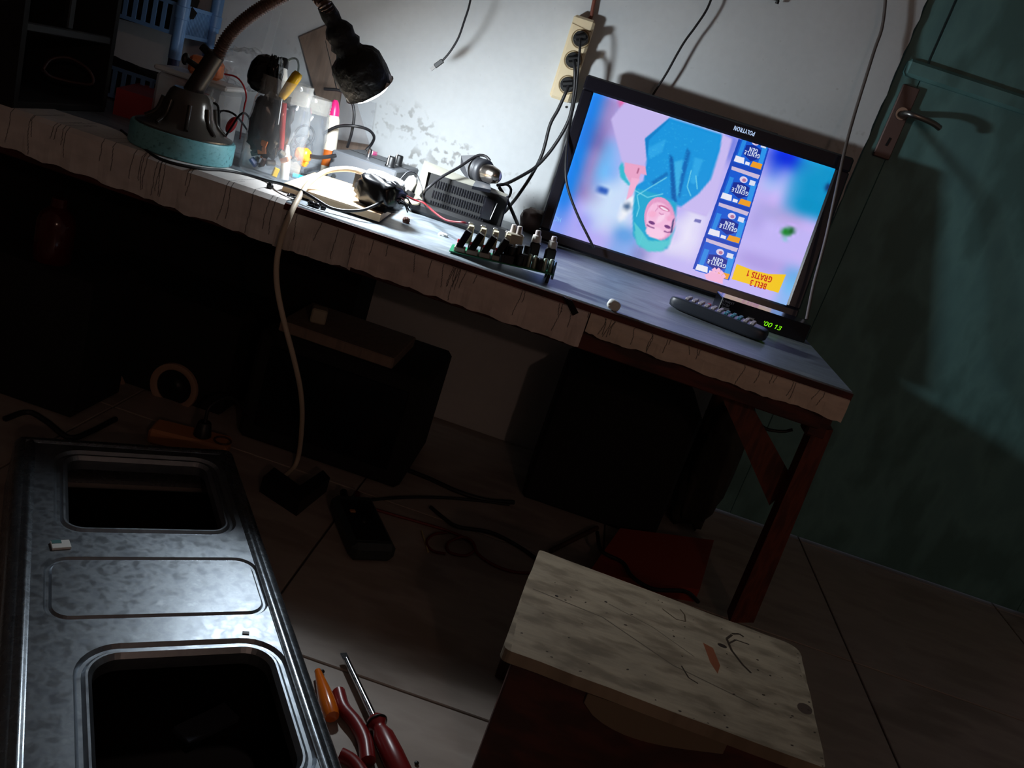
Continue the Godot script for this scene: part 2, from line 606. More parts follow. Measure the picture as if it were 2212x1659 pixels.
func screen_picture() -> Image:
	var im := Image.create(1280, 720, false, Image.FORMAT_RGB8)
	im.fill(c8(196, 184, 250))
	# the blurred room behind
	fill_poly(im, [Vector2(-0.000,0.000), Vector2(0.046,-0.002), Vector2(0.059,0.998), Vector2(-0.000,1.000)], c8(34, 132, 238))
	fill_poly(im, [Vector2(0.046,-0.002), Vector2(0.118,-0.005), Vector2(0.122,0.729), Vector2(0.051,0.735)], c8(150, 140, 205))
	fill_poly(im, [Vector2(0.031,0.278), Vector2(0.052,0.201), Vector2(0.086,0.282), Vector2(0.062,0.361)], c8(90, 90, 170))
	fill_poly(im, [Vector2(0.118,0.265), Vector2(0.167,0.304), Vector2(0.187,0.559), Vector2(0.090,0.612)], c8(120, 190, 252))
	fill_poly(im, [Vector2(0.211,0.480), Vector2(0.263,0.451), Vector2(0.328,0.819), Vector2(0.183,0.899), Vector2(0.108,0.788), Vector2(0.131,0.623)], c8(206, 226, 255))
	fill_poly(im, [Vector2(0.051,0.735), Vector2(0.099,0.742), Vector2(0.192,0.945), Vector2(-0.000,1.000)], c8(170, 170, 250))
	fill_poly(im, [Vector2(0.248,0.829), Vector2(0.326,0.804), Vector2(0.371,0.959), Vector2(0.236,0.972)], c8(110, 170, 235))
	fill_poly(im, [Vector2(0.466,0.642), Vector2(0.579,0.479), Vector2(0.590,0.878), Vector2(0.414,0.976), Vector2(0.478,0.804)], c8(236, 232, 255))
	fill_poly(im, [Vector2(0.475,0.891), Vector2(0.590,0.878), Vector2(0.612,1.038), Vector2(0.426,1.038)], c8(200, 190, 248))
	fill_poly(im, [Vector2(0.352,0.908), Vector2(0.405,0.930), Vector2(0.405,0.981), Vector2(0.356,0.984)], c8(130, 140, 200))
	fill_poly(im, [Vector2(0.723,0.002), Vector2(0.864,-0.008), Vector2(0.874,0.102), Vector2(0.733,0.145)], c8(20, 60, 225))
	fill_poly(im, [Vector2(0.566,0.032), Vector2(0.615,0.035), Vector2(0.614,0.144), Vector2(0.576,0.148)], c8(30, 70, 210))
	fill_poly(im, [Vector2(0.855,0.013), Vector2(1.000,0.000), Vector2(1.008,0.377), Vector2(0.872,0.352), Vector2(0.860,0.060)], c8(10, 150, 205))
	fill_poly(im, [Vector2(0.755,0.157), Vector2(0.865,0.116), Vector2(0.868,0.221), Vector2(0.734,0.244)], c8(150, 190, 250))
	fill_poly(im, [Vector2(0.768,0.409), Vector2(0.785,0.399), Vector2(0.785,0.568), Vector2(0.771,0.568)], c8(150, 140, 215))
	fill_poly(im, [Vector2(0.782,0.384), Vector2(0.954,0.374), Vector2(0.954,0.394), Vector2(0.783,0.407)], c8(150, 150, 205))
	fill_poly(im, [Vector2(0.941,0.735), Vector2(1.006,0.716), Vector2(1.005,0.997), Vector2(0.974,0.990)], c8(110, 190, 245))
	fill_poly(im, [Vector2(0.765,0.730), Vector2(0.988,0.726), Vector2(0.990,0.752), Vector2(0.766,0.781)], c8(160, 140, 215))
	soften(im, 48)
	fill_poly(im, [Vector2(0.133,0.602), Vector2(0.174,0.603), Vector2(0.173,0.641), Vector2(0.130,0.638)], c8(40, 90, 190))
	fill_poly(im, oval(Vector2(1.023,0.202), Vector2(0.016, 0.05), 0.2), c8(225, 130, 190))
	fill_poly(im, oval(Vector2(0.996,0.134), Vector2(0.012, 0.03)), c8(20, 70, 130))
	fill_poly(im, oval(Vector2(0.904,0.508), Vector2(0.022, 0.034), 0.3), c8(40, 140, 70))
	fill_poly(im, oval(Vector2(0.920,0.493), Vector2(0.012, 0.022), 0.0), c8(24, 104, 50))
	fill_poly(im, oval(Vector2(0.907,0.561), Vector2(0.012, 0.016), 0.0), c8(150, 200, 225))
	fill_poly(im, oval(Vector2(0.265,0.692), Vector2(0.02, 0.1), 0.1), c8(240, 245, 255))
	fill_poly(im, oval(Vector2(0.266,0.677), Vector2(0.014, 0.024), 0.1), c8(80, 110, 150))
	fill_poly(im, [Vector2(0.102,0.011), Vector2(0.125,-0.018), Vector2(0.136,0.018), Vector2(0.114,0.043)], c8(225, 110, 175))
	soften(im, 16)
	# the dress, hands and veil
	fill_poly(im, [Vector2(0.097,0.137), Vector2(0.126,0.004), Vector2(0.325,0.002), Vector2(0.250,0.193), Vector2(0.282,0.325), Vector2(0.282,0.367), Vector2(0.202,0.424), Vector2(0.170,0.336)], c8(200, 186, 242))
	fill_poly(im, [Vector2(0.529,0.009), Vector2(0.578,0.015), Vector2(0.590,0.439), Vector2(0.580,0.579), Vector2(0.531,0.579), Vector2(0.471,0.572), Vector2(0.543,0.348), Vector2(0.544,0.132)], c8(204, 190, 246))
	fill_poly(im, [Vector2(0.186,0.433), Vector2(0.193,0.389), Vector2(0.226,0.488), Vector2(0.252,0.524), Vector2(0.246,0.534), Vector2(0.205,0.500)], c8(60, 190, 215))
	fill_poly(im, [Vector2(0.318,0.005), Vector2(0.533,0.007), Vector2(0.545,0.116), Vector2(0.548,0.323), Vector2(0.520,0.444), Vector2(0.470,0.566), Vector2(0.434,0.559), Vector2(0.310,0.593), Vector2(0.269,0.531), Vector2(0.297,0.473), Vector2(0.282,0.325), Vector2(0.250,0.193)], c8(24, 152, 226))
	fill_poly(im, [Vector2(0.274,0.538), Vector2(0.366,0.529), Vector2(0.451,0.549), Vector2(0.475,0.738), Vector2(0.472,0.876), Vector2(0.412,0.919), Vector2(0.363,0.919), Vector2(0.324,0.856), Vector2(0.294,0.702)], c8(36, 170, 214))
	fill_poly(im, [Vector2(0.321,0.823), Vector2(0.353,0.823), Vector2(0.393,0.868), Vector2(0.460,0.814), Vector2(0.461,0.899), Vector2(0.401,0.932), Vector2(0.350,0.909)], c8(84, 200, 212))
	fill_poly(im, [Vector2(0.361,0.248), Vector2(0.378,0.256), Vector2(0.450,0.550), Vector2(0.424,0.530)], c8(8, 100, 180))
	fill_poly(im, [Vector2(0.419,0.168), Vector2(0.438,0.190), Vector2(0.454,0.514), Vector2(0.436,0.473)], c8(12, 110, 190))
	fill_poly(im, [Vector2(0.388,0.284), Vector2(0.419,0.250), Vector2(0.446,0.502), Vector2(0.439,0.506)], c8(60, 178, 236))
	fill_poly(im, [Vector2(0.325,0.468), Vector2(0.373,0.365), Vector2(0.383,0.379), Vector2(0.338,0.484)], c8(12, 118, 196))
	fill_poly(im, [Vector2(0.458,0.212), Vector2(0.496,0.208), Vector2(0.494,0.392), Vector2(0.473,0.386)], c8(46, 170, 236))
	fill_poly(im, [Vector2(0.272,0.247), Vector2(0.330,0.149), Vector2(0.331,0.248), Vector2(0.290,0.320)], c8(44, 168, 236))
	soften_part(im, Rect2(0.0, 0.0, 0.625, 1.0), 6)
	fill_poly(im, [Vector2(0.282,0.325), Vector2(0.250,0.193), Vector2(0.318,0.005), Vector2(0.315,0.033), Vector2(0.266,0.194)], c8(18, 130, 206))
	for k in 420:
		var q := Vector2(rng.randf_range(0.27, 0.50), rng.randf_range(0.03, 0.55))
		var px := im.get_pixelv(Vector2i(int(q.x * 1280), int(q.y * 720)))
		if px.b > 0.7 and px.r < 0.3:
			im.fill_rect(Rect2i(int(q.x * 1280), int(q.y * 720), rng.randi_range(3, 9), rng.randi_range(2, 5)), px.lerp(Color(0.35, 0.82, 0.98), rng.randf() * 0.5))
	for s in [[Vector2(0.289,0.584), Vector2(0.324,0.512), Vector2(0.380,0.401)], [Vector2(0.273,0.553), Vector2(0.332,0.574), Vector2(0.387,0.517)], [Vector2(0.291,0.586), Vector2(0.313,0.658), Vector2(0.314,0.725)], [Vector2(0.463,0.302), Vector2(0.469,0.422), Vector2(0.495,0.475)], [Vector2(0.487,0.329), Vector2(0.510,0.416)]]:
		stroke(im, s, 0.006, c8(140, 226, 244))
	fill_poly(im, [Vector2(0.310,0.762), Vector2(0.350,0.807), Vector2(0.391,0.859), Vector2(0.462,0.820), Vector2(0.470,0.741), Vector2(0.477,0.839), Vector2(0.449,0.906), Vector2(0.405,0.930), Vector2(0.352,0.901)], c8(88, 204, 216))
	fill_poly(im, [Vector2(0.203,0.390), Vector2(0.285,0.373), Vector2(0.302,0.430), Vector2(0.277,0.430), Vector2(0.276,0.484), Vector2(0.251,0.518), Vector2(0.211,0.453)], c8(238, 168, 206))
	fill_poly(im, [Vector2(0.247,0.477), Vector2(0.280,0.468), Vector2(0.270,0.598), Vector2(0.254,0.637)], c8(246, 182, 218))
	stroke(im, [Vector2(0.263,0.398), Vector2(0.263,0.438)], 0.006, c8(150, 70, 110))
	soften(im, 3)
	# the smiling face, upside down
	fill_poly(im, oval(Vector2(0.405,0.689), Vector2(0.064, 0.147), -0.14), c8(232, 160, 206))
	fill_poly(im, oval(Vector2(0.404,0.703), Vector2(0.052, 0.125), -0.14), c8(248, 192, 228))
	fill_poly(im, oval(Vector2(0.406,0.793), Vector2(0.04, 0.04), -0.1), c8(252, 206, 236))
	fill_poly(im, oval(Vector2(0.408,0.687), Vector2(0.012, 0.04), 0.2), c8(253, 212, 240))
	fill_poly(im, oval(Vector2(0.371,0.674), Vector2(0.016, 0.024), 0.2), c8(250, 180, 216))
	fill_poly(im, oval(Vector2(0.444,0.661), Vector2(0.012, 0.024), 0.2), c8(244, 170, 210))
	soften_part(im, Rect2(0.36, 0.56, 0.2, 0.42), 8)
	fill_poly(im, oval(Vector2(0.409,0.612), Vector2(0.025, 0.015), 0.35), c8(206, 112, 160))
	fill_poly(im, oval(Vector2(0.410,0.615), Vector2(0.019, 0.0075), 0.35), c8(252, 228, 246))
	stroke(im, [Vector2(0.379,0.649), Vector2(0.385,0.619), Vector2(0.380,0.602)], 0.005, c8(218, 140, 190))
	stroke(im, [Vector2(0.395,0.650), Vector2(0.406,0.658), Vector2(0.415,0.650)], 0.006, c8(206, 130, 182))
	fill_poly(im, oval(Vector2(0.380,0.733), Vector2(0.0135, 0.011), 0.3), c8(120, 66, 132))
	fill_poly(im, oval(Vector2(0.445,0.727), Vector2(0.0135, 0.011), 0.3), c8(120, 66, 132))
	stroke(im, [Vector2(0.363,0.756), Vector2(0.378,0.764), Vector2(0.398,0.764)], 0.009, c8(150, 92, 150))
	stroke(im, [Vector2(0.437,0.763), Vector2(0.453,0.764), Vector2(0.464,0.754)], 0.009, c8(150, 92, 150))
	fill_poly(im, [Vector2(0.456,0.674), Vector2(0.460,0.652), Vector2(0.470,0.754), Vector2(0.464,0.764)], c8(84, 76, 130))
	fill_poly(im, [Vector2(0.540,0.615), Vector2(0.566,0.610), Vector2(0.565,0.634), Vector2(0.538,0.636)], c8(120, 120, 190))
	soften_part(im, Rect2(0.0, 0.0, 0.625, 1.0), 3)
	# the hanging strip of sachets
	fill_poly(im, [Vector2(0.601,0.003), Vector2(0.727,0.004), Vector2(0.749,0.948), Vector2(0.595,0.954)], c8(20, 70, 190))
	var tl := Vector2(0.608,0.009)
	var tr := Vector2(0.726,0.007)
	var bl := Vector2(0.601,0.951)
	var br := Vector2(0.752,0.946)
	for k in 4:
		var v0 := [-0.09, 0.195, 0.475, 0.755][k] as float
		var v1 := v0 + 0.26
		var L := func(u: float, v: float) -> Vector2:
			var vv := lerpf(v0, v1, v)
			return tl.lerp(bl, vv).lerp(tr.lerp(br, vv), u)
		fill_poly(im, [L.call(0.03, 0.06), L.call(0.97, 0.06), L.call(0.97, 0.98), L.call(0.03, 0.98)], c8(18, 92, 214))
		fill_poly(im, [L.call(0.78, 0.3), L.call(0.95, 0.3), L.call(0.95, 0.8), L.call(0.8, 0.8)], c8(44, 150, 238))
		fill_poly(im, [L.call(0.08, 0.3), L.call(0.22, 0.3), L.call(0.2, 0.8), L.call(0.08, 0.8)], c8(40, 140, 232))
		fill_poly(im, [L.call(0.03, 0.0), L.call(0.97, 0.02), L.call(0.95, 0.14), L.call(0.05, 0.1)], c8(206, 190, 222))
		fill_poly(im, [L.call(0.25, 0.42), L.call(0.5, 0.36), L.call(0.78, 0.44), L.call(0.8, 0.68), L.call(0.55, 0.82), L.call(0.24, 0.68)], c8(14, 44, 150))
		fill_poly(im, oval(L.call(0.52, 0.27), Vector2(0.016, 0.022)), c8(224, 210, 240))
		fill_poly(im, oval(L.call(0.54, 0.28), Vector2(0.008, 0.012)), c8(180, 120, 160))
		fill_poly(im, [L.call(0.72, 0.22), L.call(0.9, 0.22), L.call(0.9, 0.36), L.call(0.72, 0.36)], c8(220, 226, 248))
		fill_poly(im, [L.call(0.04, 0.78), L.call(0.33, 0.78), L.call(0.37, 0.95), L.call(0.03, 0.95)], c8(236, 236, 250))
		fill_poly(im, [L.call(0.62, 0.8), L.call(0.95, 0.8), L.call(0.94, 0.96), L.call(0.58, 0.96)], c8(240, 160, 40))
		fill_poly(im, [L.call(0.4, 0.86), L.call(0.55, 0.86), L.call(0.55, 0.95), L.call(0.4, 0.95)], c8(236, 236, 250))
		var ux: Vector2 = (L.call(0.0, 0.5) - L.call(1.0, 0.5)) * 0.105
		var uy: Vector2 = (L.call(0.5, 0.0) - L.call(0.5, 1.0)) * -0.115
		letters(im, "GENTLE", L.call(0.53, 0.62), ux, uy, c8(226, 236, 255))
		letters(im, "GEN", L.call(0.53, 0.5), ux, uy, c8(226, 236, 255))
	# fingers and the yellow banner
	for q in [[1541, 590], [1548, 587], [1555, 589], [1560, 596]]:
		pass
	for s in [[Vector2(0.671,0.991), Vector2(0.674,0.928), Vector2(0.684,0.905)], [Vector2(0.687,0.989), Vector2(0.690,0.926), Vector2(0.699,0.896)], [Vector2(0.702,0.988), Vector2(0.706,0.930), Vector2(0.714,0.909)], [Vector2(0.714,0.988), Vector2(0.720,0.943), Vector2(0.727,0.929)]]:
		stroke(im, s, 0.027, c8(246, 186, 222))
	fill_poly(im, [Vector2(0.647,0.967), Vector2(0.670,0.937), Vector2(0.719,0.937), Vector2(0.730,0.992), Vector2(0.662,0.996)], c8(244, 182, 220))
	fill_poly(im, [Vector2(0.756,0.828), Vector2(0.826,0.836), Vector2(0.892,0.827), Vector2(0.957,0.794), Vector2(0.953,0.933), Vector2(0.757,0.940)], c8(246, 202, 34))
	var bx := (Vector2(0.768,0.869) - Vector2(0.952,0.855)) * 0.108
	var by := (Vector2(0.766,0.781) - Vector2(0.767,0.883)) * -0.52
	letters(im, "BELI 3", Vector2(0.866,0.920), bx * 0.86, by * 0.8, c8(196, 24, 20))
	letters(im, "GRATIS 1", Vector2(0.859,0.863), bx * 0.9, by * 0.8, c8(196, 24, 20))
	letters(im, "HC", Vector2(0.017,0.909), bx * 0.8, by * 0.6, c8(140, 200, 255), false)
	return im

func wall_picture() -> Image:
	var W := 1400
	var H := 1000
	var im := Image.create(W, H, false, Image.FORMAT_RGB8)
	var a := FastNoiseLite.new()
	a.seed = 3
	a.frequency = 0.006
	a.fractal_octaves = 4
	var b := FastNoiseLite.new()
	b.seed = 9
	b.frequency = 0.075
	b.fractal_octaves = 3
	# grime: centres in metres on the wall with reach and strength
	var spots := [[Vector3(-0.4618,0.655,0), 0.05, 0.5], [Vector3(-0.4195,0.6421,0), 0.04, 0.5], [Vector3(-0.3585,0.6034,0), 0.05, 0.7], [Vector3(-0.3309,0.6228,0), 0.04, 0.65], [Vector3(-0.5243,0.6405,0), 0.05, 0.4], [Vector3(-0.1728,0.5775,0), 0.06, 0.6], [Vector3(-0.4272,0.5707,0), 0.04, 0.8], [Vector3(0.4932,0.8863,0), 0.06, 0.35], [Vector3(0.3745,0.7973,0), 0.2, 0.15], [Vector3(-0.746,0.7311,0), 0.04, 0.2]]
	for y in H:
		for x in W:
			var wx := -1.8 + x * 0.0018
			var wy := 1.8 - y * 0.0018
			var n := a.get_noise_2d(x, y)
			var g := b.get_noise_2d(x, y)
			var c := 0.83 + 0.025 * n + 0.012 * g
			var d := 0.0
			for s in spots:
				var p: Vector3 = s[0]
				var r2: float = (Vector2(wx, wy) - Vector2(p.x, p.y)).length_squared() / (s[1] * s[1])
				if r2 < 1.0:
					d = maxf(d, s[2] * (1.0 - r2) * smoothstep(0.12, 0.45, g + 0.25 * n))
			if g > 0.62:
				d = maxf(d, (g - 0.62) * 1.2)
			var grey := Color(0.33, 0.31, 0.28)
			im.set_pixel(x, y, Color(c * 0.985, c, c * 1.005).lerp(grey, clampf(d * 0.65, 0.0, 0.5)))
	return im

# ---------------------------------------------------------------- the room
func build_room() -> void:
	var wm := mat(Color.WHITE, 0.75)
	wm.albedo_texture = ImageTexture.create_from_image(wall_picture())
	var st := nst()
	var p := PackedVector2Array([Vector2(-1.9, -0.05), Vector2(0.502, -0.05)])
	var y := 0.0
	while y < 2.05:
		var x := 0.503 + rng.randf_range(-0.002, 0.0015)
		if y > 0.135 and y < 0.17:
			x = 0.4935
		elif y > 0.265 and y < 0.29:
			x = 0.4935
		p.append(Vector2(x, y))
		y += 0.022
	p.append_array(PackedVector2Array([Vector2(0.503, 2.06), Vector2(1.36, 2.06), Vector2(1.36, -0.05), Vector2(1.85, -0.05), Vector2(1.85, 2.6), Vector2(-1.9, 2.6)]))
	prism(st, p, 0.12, Transform3D(Basis.IDENTITY, Vector3(0, 0, -0.12)), Vector2(-1.8, 0.0), Vector2(2.52, 1.8))
	struct("wall_back", st, wm)
	struct("wall_left", box(nst(), Vector3(-1.82, 1.27, 1.8), Vector3(0.1, 2.66, 3.8)), M.side_wall)
	struct("wall_right", box(nst(), Vector3(1.80, 1.27, 1.8), Vector3(0.1, 2.66, 3.8)), M.side_wall)
	struct("wall_front", box(nst(), Vector3(0, 1.27, 3.6), Vector3(3.7, 2.66, 0.1)), M.side_wall)
	struct("ceiling", box(nst(), Vector3(0, 2.55, 1.75), Vector3(3.7, 0.1, 3.9)), M.ceiling)
	# tiled floor: a grout bed with each tile its own piece
	var fl := struct("floor", box(nst(), Vector3(0, -0.034, 1.25), Vector3(3.8, 0.06, 4.9)), M.grout)
	for i in 7:
		for j in 8:
			var t := nst()
			box(t, Vector3(-1.7585 + 0.5 * i + 0.25, -0.006, -0.5 + 0.5 * j + 0.25), Vector3(0.4965, 0.012, 0.4965), Basis.IDENTITY, 0.0012)
			sub("tile", t, M.floor_tile[(i * 2 + j * 5) % 3], fl)
	# the teal door in the back wall
	var dr := Node3D.new()
	dr.name = "door_1"
	dr.set_meta("kind", "structure")
	add_child(dr)
	obj("stile", box(nst(), Vector3(0.5325, 1.028, -0.0225), Vector3(0.051, 2.043, 0.025), Basis.IDENTITY, 0.0015), M.teal, dr)
	obj("stile", box(nst(), Vector3(1.325, 1.028, -0.0225), Vector3(0.06, 2.043, 0.025), Basis.IDENTITY, 0.0015), M.teal, dr)
	obj("upper_panel", box(nst(), Vector3(0.928, 1.56, -0.024), Vector3(0.733, 0.97, 0.022), Basis.IDENTITY, 0.002), M.teal, dr)
	obj("lower_panel", box(nst(), Vector3(0.927, 0.5385, -0.0235), Vector3(0.736, 1.066, 0.024), Basis.IDENTITY, 0.0012), M.teal, dr)
	obj("rail", box(nst(), Vector3(0.928, 1.076, -0.008), Vector3(0.82, 0.034, 0.026), Basis.IDENTITY, 0.006), M.teal, dr)
	var lk := obj("lock_plate", box(nst(), Vector3(0.546, 0.968, -0.006), Vector3(0.036, 0.152, 0.008), Basis.IDENTITY, 0.002), mat(c8(104, 84, 80), 0.5, 0.3), dr)
	sub("keyhole", box(nst(), Vector3(0.5465, 0.927, -0.0022), Vector3(0.005, 0.018, 0.002), Basis(Vector3.BACK, -0.12)), M.black_matt, lk)
	var hs := nst()
	rod(hs, Vector3(0.5475, 0.987, -0.003), Vector3(0.5475, 0.987, 0.004), 0.013, 16)
	tube(hs, [Vector3(0.5475, 0.987, 0), Vector3(0.5475, 0.987, 0.03), Vector3(0.556, 0.987, 0.042), Vector3(0.58, 0.986, 0.044), Vector3(0.605, 0.984, 0.04), Vector3(0.622, 0.98, 0.034)], 0.0062, 12)
	obj("door_handle", hs, M.steel, dr)
	# added warm fill light: an unseen bulb far behind the viewer
	var lb := wthing("fill_bulb", "added warm fill bulb on a cord, unseen behind the viewer", "lamp", Vector3(0.9, 1.3, 3.35))
	obj("cord", rod(nst(), Vector3(0.9, 1.36, 3.35), Vector3(0.9, 2.5, 3.35), 0.003, 8), M.black, lb)
	obj("socket", rod(nst(), Vector3(0.9, 1.33, 3.35), Vector3(0.9, 1.375, 3.35), 0.017, 14), M.black, lb)
	obj("bulb", lump(nst(), Vector3(0.9, 1.3, 3.35), Vector3(0.03, 0.035, 0.03)), glow(Color(1, 0.72, 0.5), 2.0), lb)
	var o := OmniLight3D.new()
	o.name = "fill_bulb_light"
	o.light_color = Color(1.0, 0.82, 0.74)
	o.light_energy = 0.145
	o.light_size = 0.03
	o.omni_range = 8.0
	o.omni_attenuation = 2.0
	o.shadow_enabled = true
	o.position = Vector3(0, 0, 0)
	lb.add_child(o)

# ---------------------------------------------------------------- the work table
func paper_material(sd: int, base: Color, w: int) -> StandardMaterial3D:
	var r := RandomNumberGenerator.new()
	r.seed = sd
	var im := Image.create(w, 96, false, Image.FORMAT_RGB8)
	var fn := FastNoiseLite.new()
	fn.seed = sd
	fn.frequency = 0.02
	for yy in 96:
		for xx in w:
			im.set_pixel(xx, yy, base * (1.0 + 0.07 * fn.get_noise_2d(xx, yy * 2)))
	for k in w / 21:
		var x := r.randf() * w
		var dx := r.randf_range(-0.25, 0.2)
		var y0 := r.randi_range(0, 30)
		var y1 := r.randi_range(60, 96)
		var ph := r.randf() * 6.0
		for yy in range(y0, y1):
			x += dx * 0.5 + 0.16 * sin(yy * 0.1 + ph)
			if x >= 1 and x < w - 1:
				im.set_pixel(int(x), yy, base * r.randf_range(0.25, 0.45))
	var m := mat(Color.WHITE, 0.6)
	m.albedo_texture = ImageTexture.create_from_image(im)
	m.cull_mode = BaseMaterial3D.CULL_DISABLED
	return m

# a paper that hangs over the front edge: flap on the top from z1 to the edge, skirt down by drop(x)
func paper_sheet(x0: float, x1: float, top: float, d0: float, d1: float, sd: int, out: float) -> SurfaceTool:
	var st := nst()
	var fn := FastNoiseLite.new()
	fn.seed = sd
	fn.frequency = 6.0
	var n := 60
	var rows := []
	for i in n + 1:
		var t := float(i) / n
		var x := lerpf(x0, x1, t)
		var drop := lerpf(d0, d1, t) + 0.006 * fn.get_noise_1d(x * 3.0)
		var bulge := 0.004 * fn.get_noise_1d(x * 2.0 + 9.0)
		var row := []
		if top > 0.0:
			row.append([Vector3(x, 0.5175, 0.63 - top * (1.0 + 0.12 * fn.get_noise_1d(x * 1.5 + 40.0))), 0.0])
			row.append([Vector3(x, 0.517, 0.628), 0.45])
		else:
			row.append([Vector3(x, 0.5025, 0.6332), 0.0])
		row.append([Vector3(x, 0.510 if top > 0.0 else 0.5015, 0.636 + out), 0.5])
		row.append([Vector3(x, 0.510 - drop * 0.5, 0.638 + out + bulge), 0.75])
		row.append([Vector3(x, 0.510 - drop, 0.637 + out + bulge * 2.2), 1.0])
		rows.append(row)
	for i in n:
		for k in rows[0].size() - 1:
			var a: Vector3 = rows[i][k][0]
			var b: Vector3 = rows[i + 1][k][0]
			var c: Vector3 = rows[i + 1][k + 1][0]
			var d: Vector3 = rows[i][k + 1][0]
			var nn := (b - a).cross(d - a).normalized()
			if nn.y + nn.z < 0.0:
				nn = -nn
			var ua := Vector2(float(i) / n, rows[i][k][1])
			var ub := Vector2(float(i + 1) / n, rows[i][k][1])
			var uc := Vector2(float(i + 1) / n, rows[i][k + 1][1])
			var ud := Vector2(float(i) / n, rows[i][k + 1][1])
			tri(st, a, b, c, nn, ua, ub, uc)
			tri(st, a, c, d, nn, ua, uc, ud)
			var e := nn * -0.0006
			tri(st, a + e, b + e, c + e, -nn, ua, ub, uc)
			tri(st, a + e, c + e, d + e, -nn, ua, uc, ud)
	return st

func build_table() -> void:
	var t := wthing("work_table", "long low wooden work table with a worn grey top against the wall", "table", Vector3(-0.45, 0, 0.33))
	obj("tabletop", box(nst(), Vector3(-0.61, 0.505, 0.326), Vector3(2.18, 0.02, 0.608), Basis.IDENTITY, 0.002), M.table_top, t)
	obj("edge_strip", box(nst(), Vector3(-0.61, 0.5065, 0.6305), Vector3(2.18, 0.012, 0.004)), M.wood_rail, t)
	obj("front_rail", box(nst(), Vector3(-0.61, 0.465, 0.600), Vector3(2.14, 0.06, 0.025), Basis.IDENTITY, 0.002), M.wood_rail, t)
	obj("side_rail", box(nst(), Vector3(0.45, 0.465, 0.32), Vector3(0.025, 0.06, 0.53), Basis.IDENTITY, 0.002), M.wood_rail, t)
	obj("leg", plate4(Vector3(0.4633,0.4239,0.58), Vector3(0.4932,0.4348,0.58), Vector3(0.5209,0.0361,0.55), Vector3(0.4802,0.0198,0.55), 0.035), M.wood_dark, t)
	obj("leg", box(nst(), Vector3(0.42, 0.245, 0.06), Vector3(0.045, 0.49, 0.045), Basis.IDENTITY, 0.003), M.wood_dark, t)
	obj("leg", box(nst(), Vector3(-1.62, 0.245, 0.56), Vector3(0.045, 0.49, 0.045), Basis.IDENTITY, 0.003), M.wood_dark, t)
	obj("leg", box(nst(), Vector3(-1.62, 0.245, 0.06), Vector3(0.045, 0.49, 0.045), Basis.IDENTITY, 0.003), M.wood_dark, t)
	obj("brace", plate(nst(), Vector3(0.3085,0.4197,0.53), Vector3(0.3636,0.42,0.53), Vector3(0.488,0.3106,0.53), Vector3(0.4649,0.2546,0.53), 0.018), M.wood_dark, t)
	obj("corner_block", box(nst(), Vector3(0.4694,0.4335,0.56), Vector3(0.035, 0.045, 0.04), Basis.IDENTITY, 0.004), M.wood_rail, t)
	var white := c8(214, 208, 204)
	one("paper_sheet", paper_sheet(-1.02, -0.47, 0.11, 0.055, 0.07, 5, 0.0), paper_material(5, white, 560), "creased white paper laid over the table's left front edge under the lamp base", "paper")
	one("paper_sheet", paper_sheet(-0.475, -0.342, 0.0, 0.07, 0.07, 6, -0.001), paper_material(6, c8(205, 196, 190), 140), "narrow creased paper strip hanging below the plywood board at the table front", "paper")
	one("paper_sheet", paper_sheet(-0.345, 0.047, 0.0, 0.062, 0.066, 7, 0.002), paper_material(7, c8(214, 198, 190), 420), "creased paper apron hanging from the table front below the circuit board", "paper")
	one("paper_sheet", paper_sheet(0.049, 0.478, 0.0, 0.04, 0.045, 8, 0.0), paper_material(8, c8(220, 202, 186), 460), "yellowed creased paper apron at the table's right front corner", "paper")
	one("loose_paper", paper_sheet(-1.35, -1.03, 0.16, 0.012, 0.03, 12, 0.004), paper_material(12, c8(196, 190, 186), 300), "crumpled greyish paper at the far left end of the table", "paper")
	var tp := nst()
	plate(tp, Vector3(-0.0019,0.5146,0.641), Vector3(0.0142,0.5123,0.641), Vector3(0.03,0.4976,0.642), Vector3(0.0225,0.4903,0.642), 0.001)
	one("tape_strip", tp, M.tape, "short black tape strip stuck over the table's front edge", "tape")

func plate4(a: Vector3, b: Vector3, c: Vector3, d: Vector3, t: float) -> SurfaceTool:
	return plate(nst(), a, b, c, d, t)

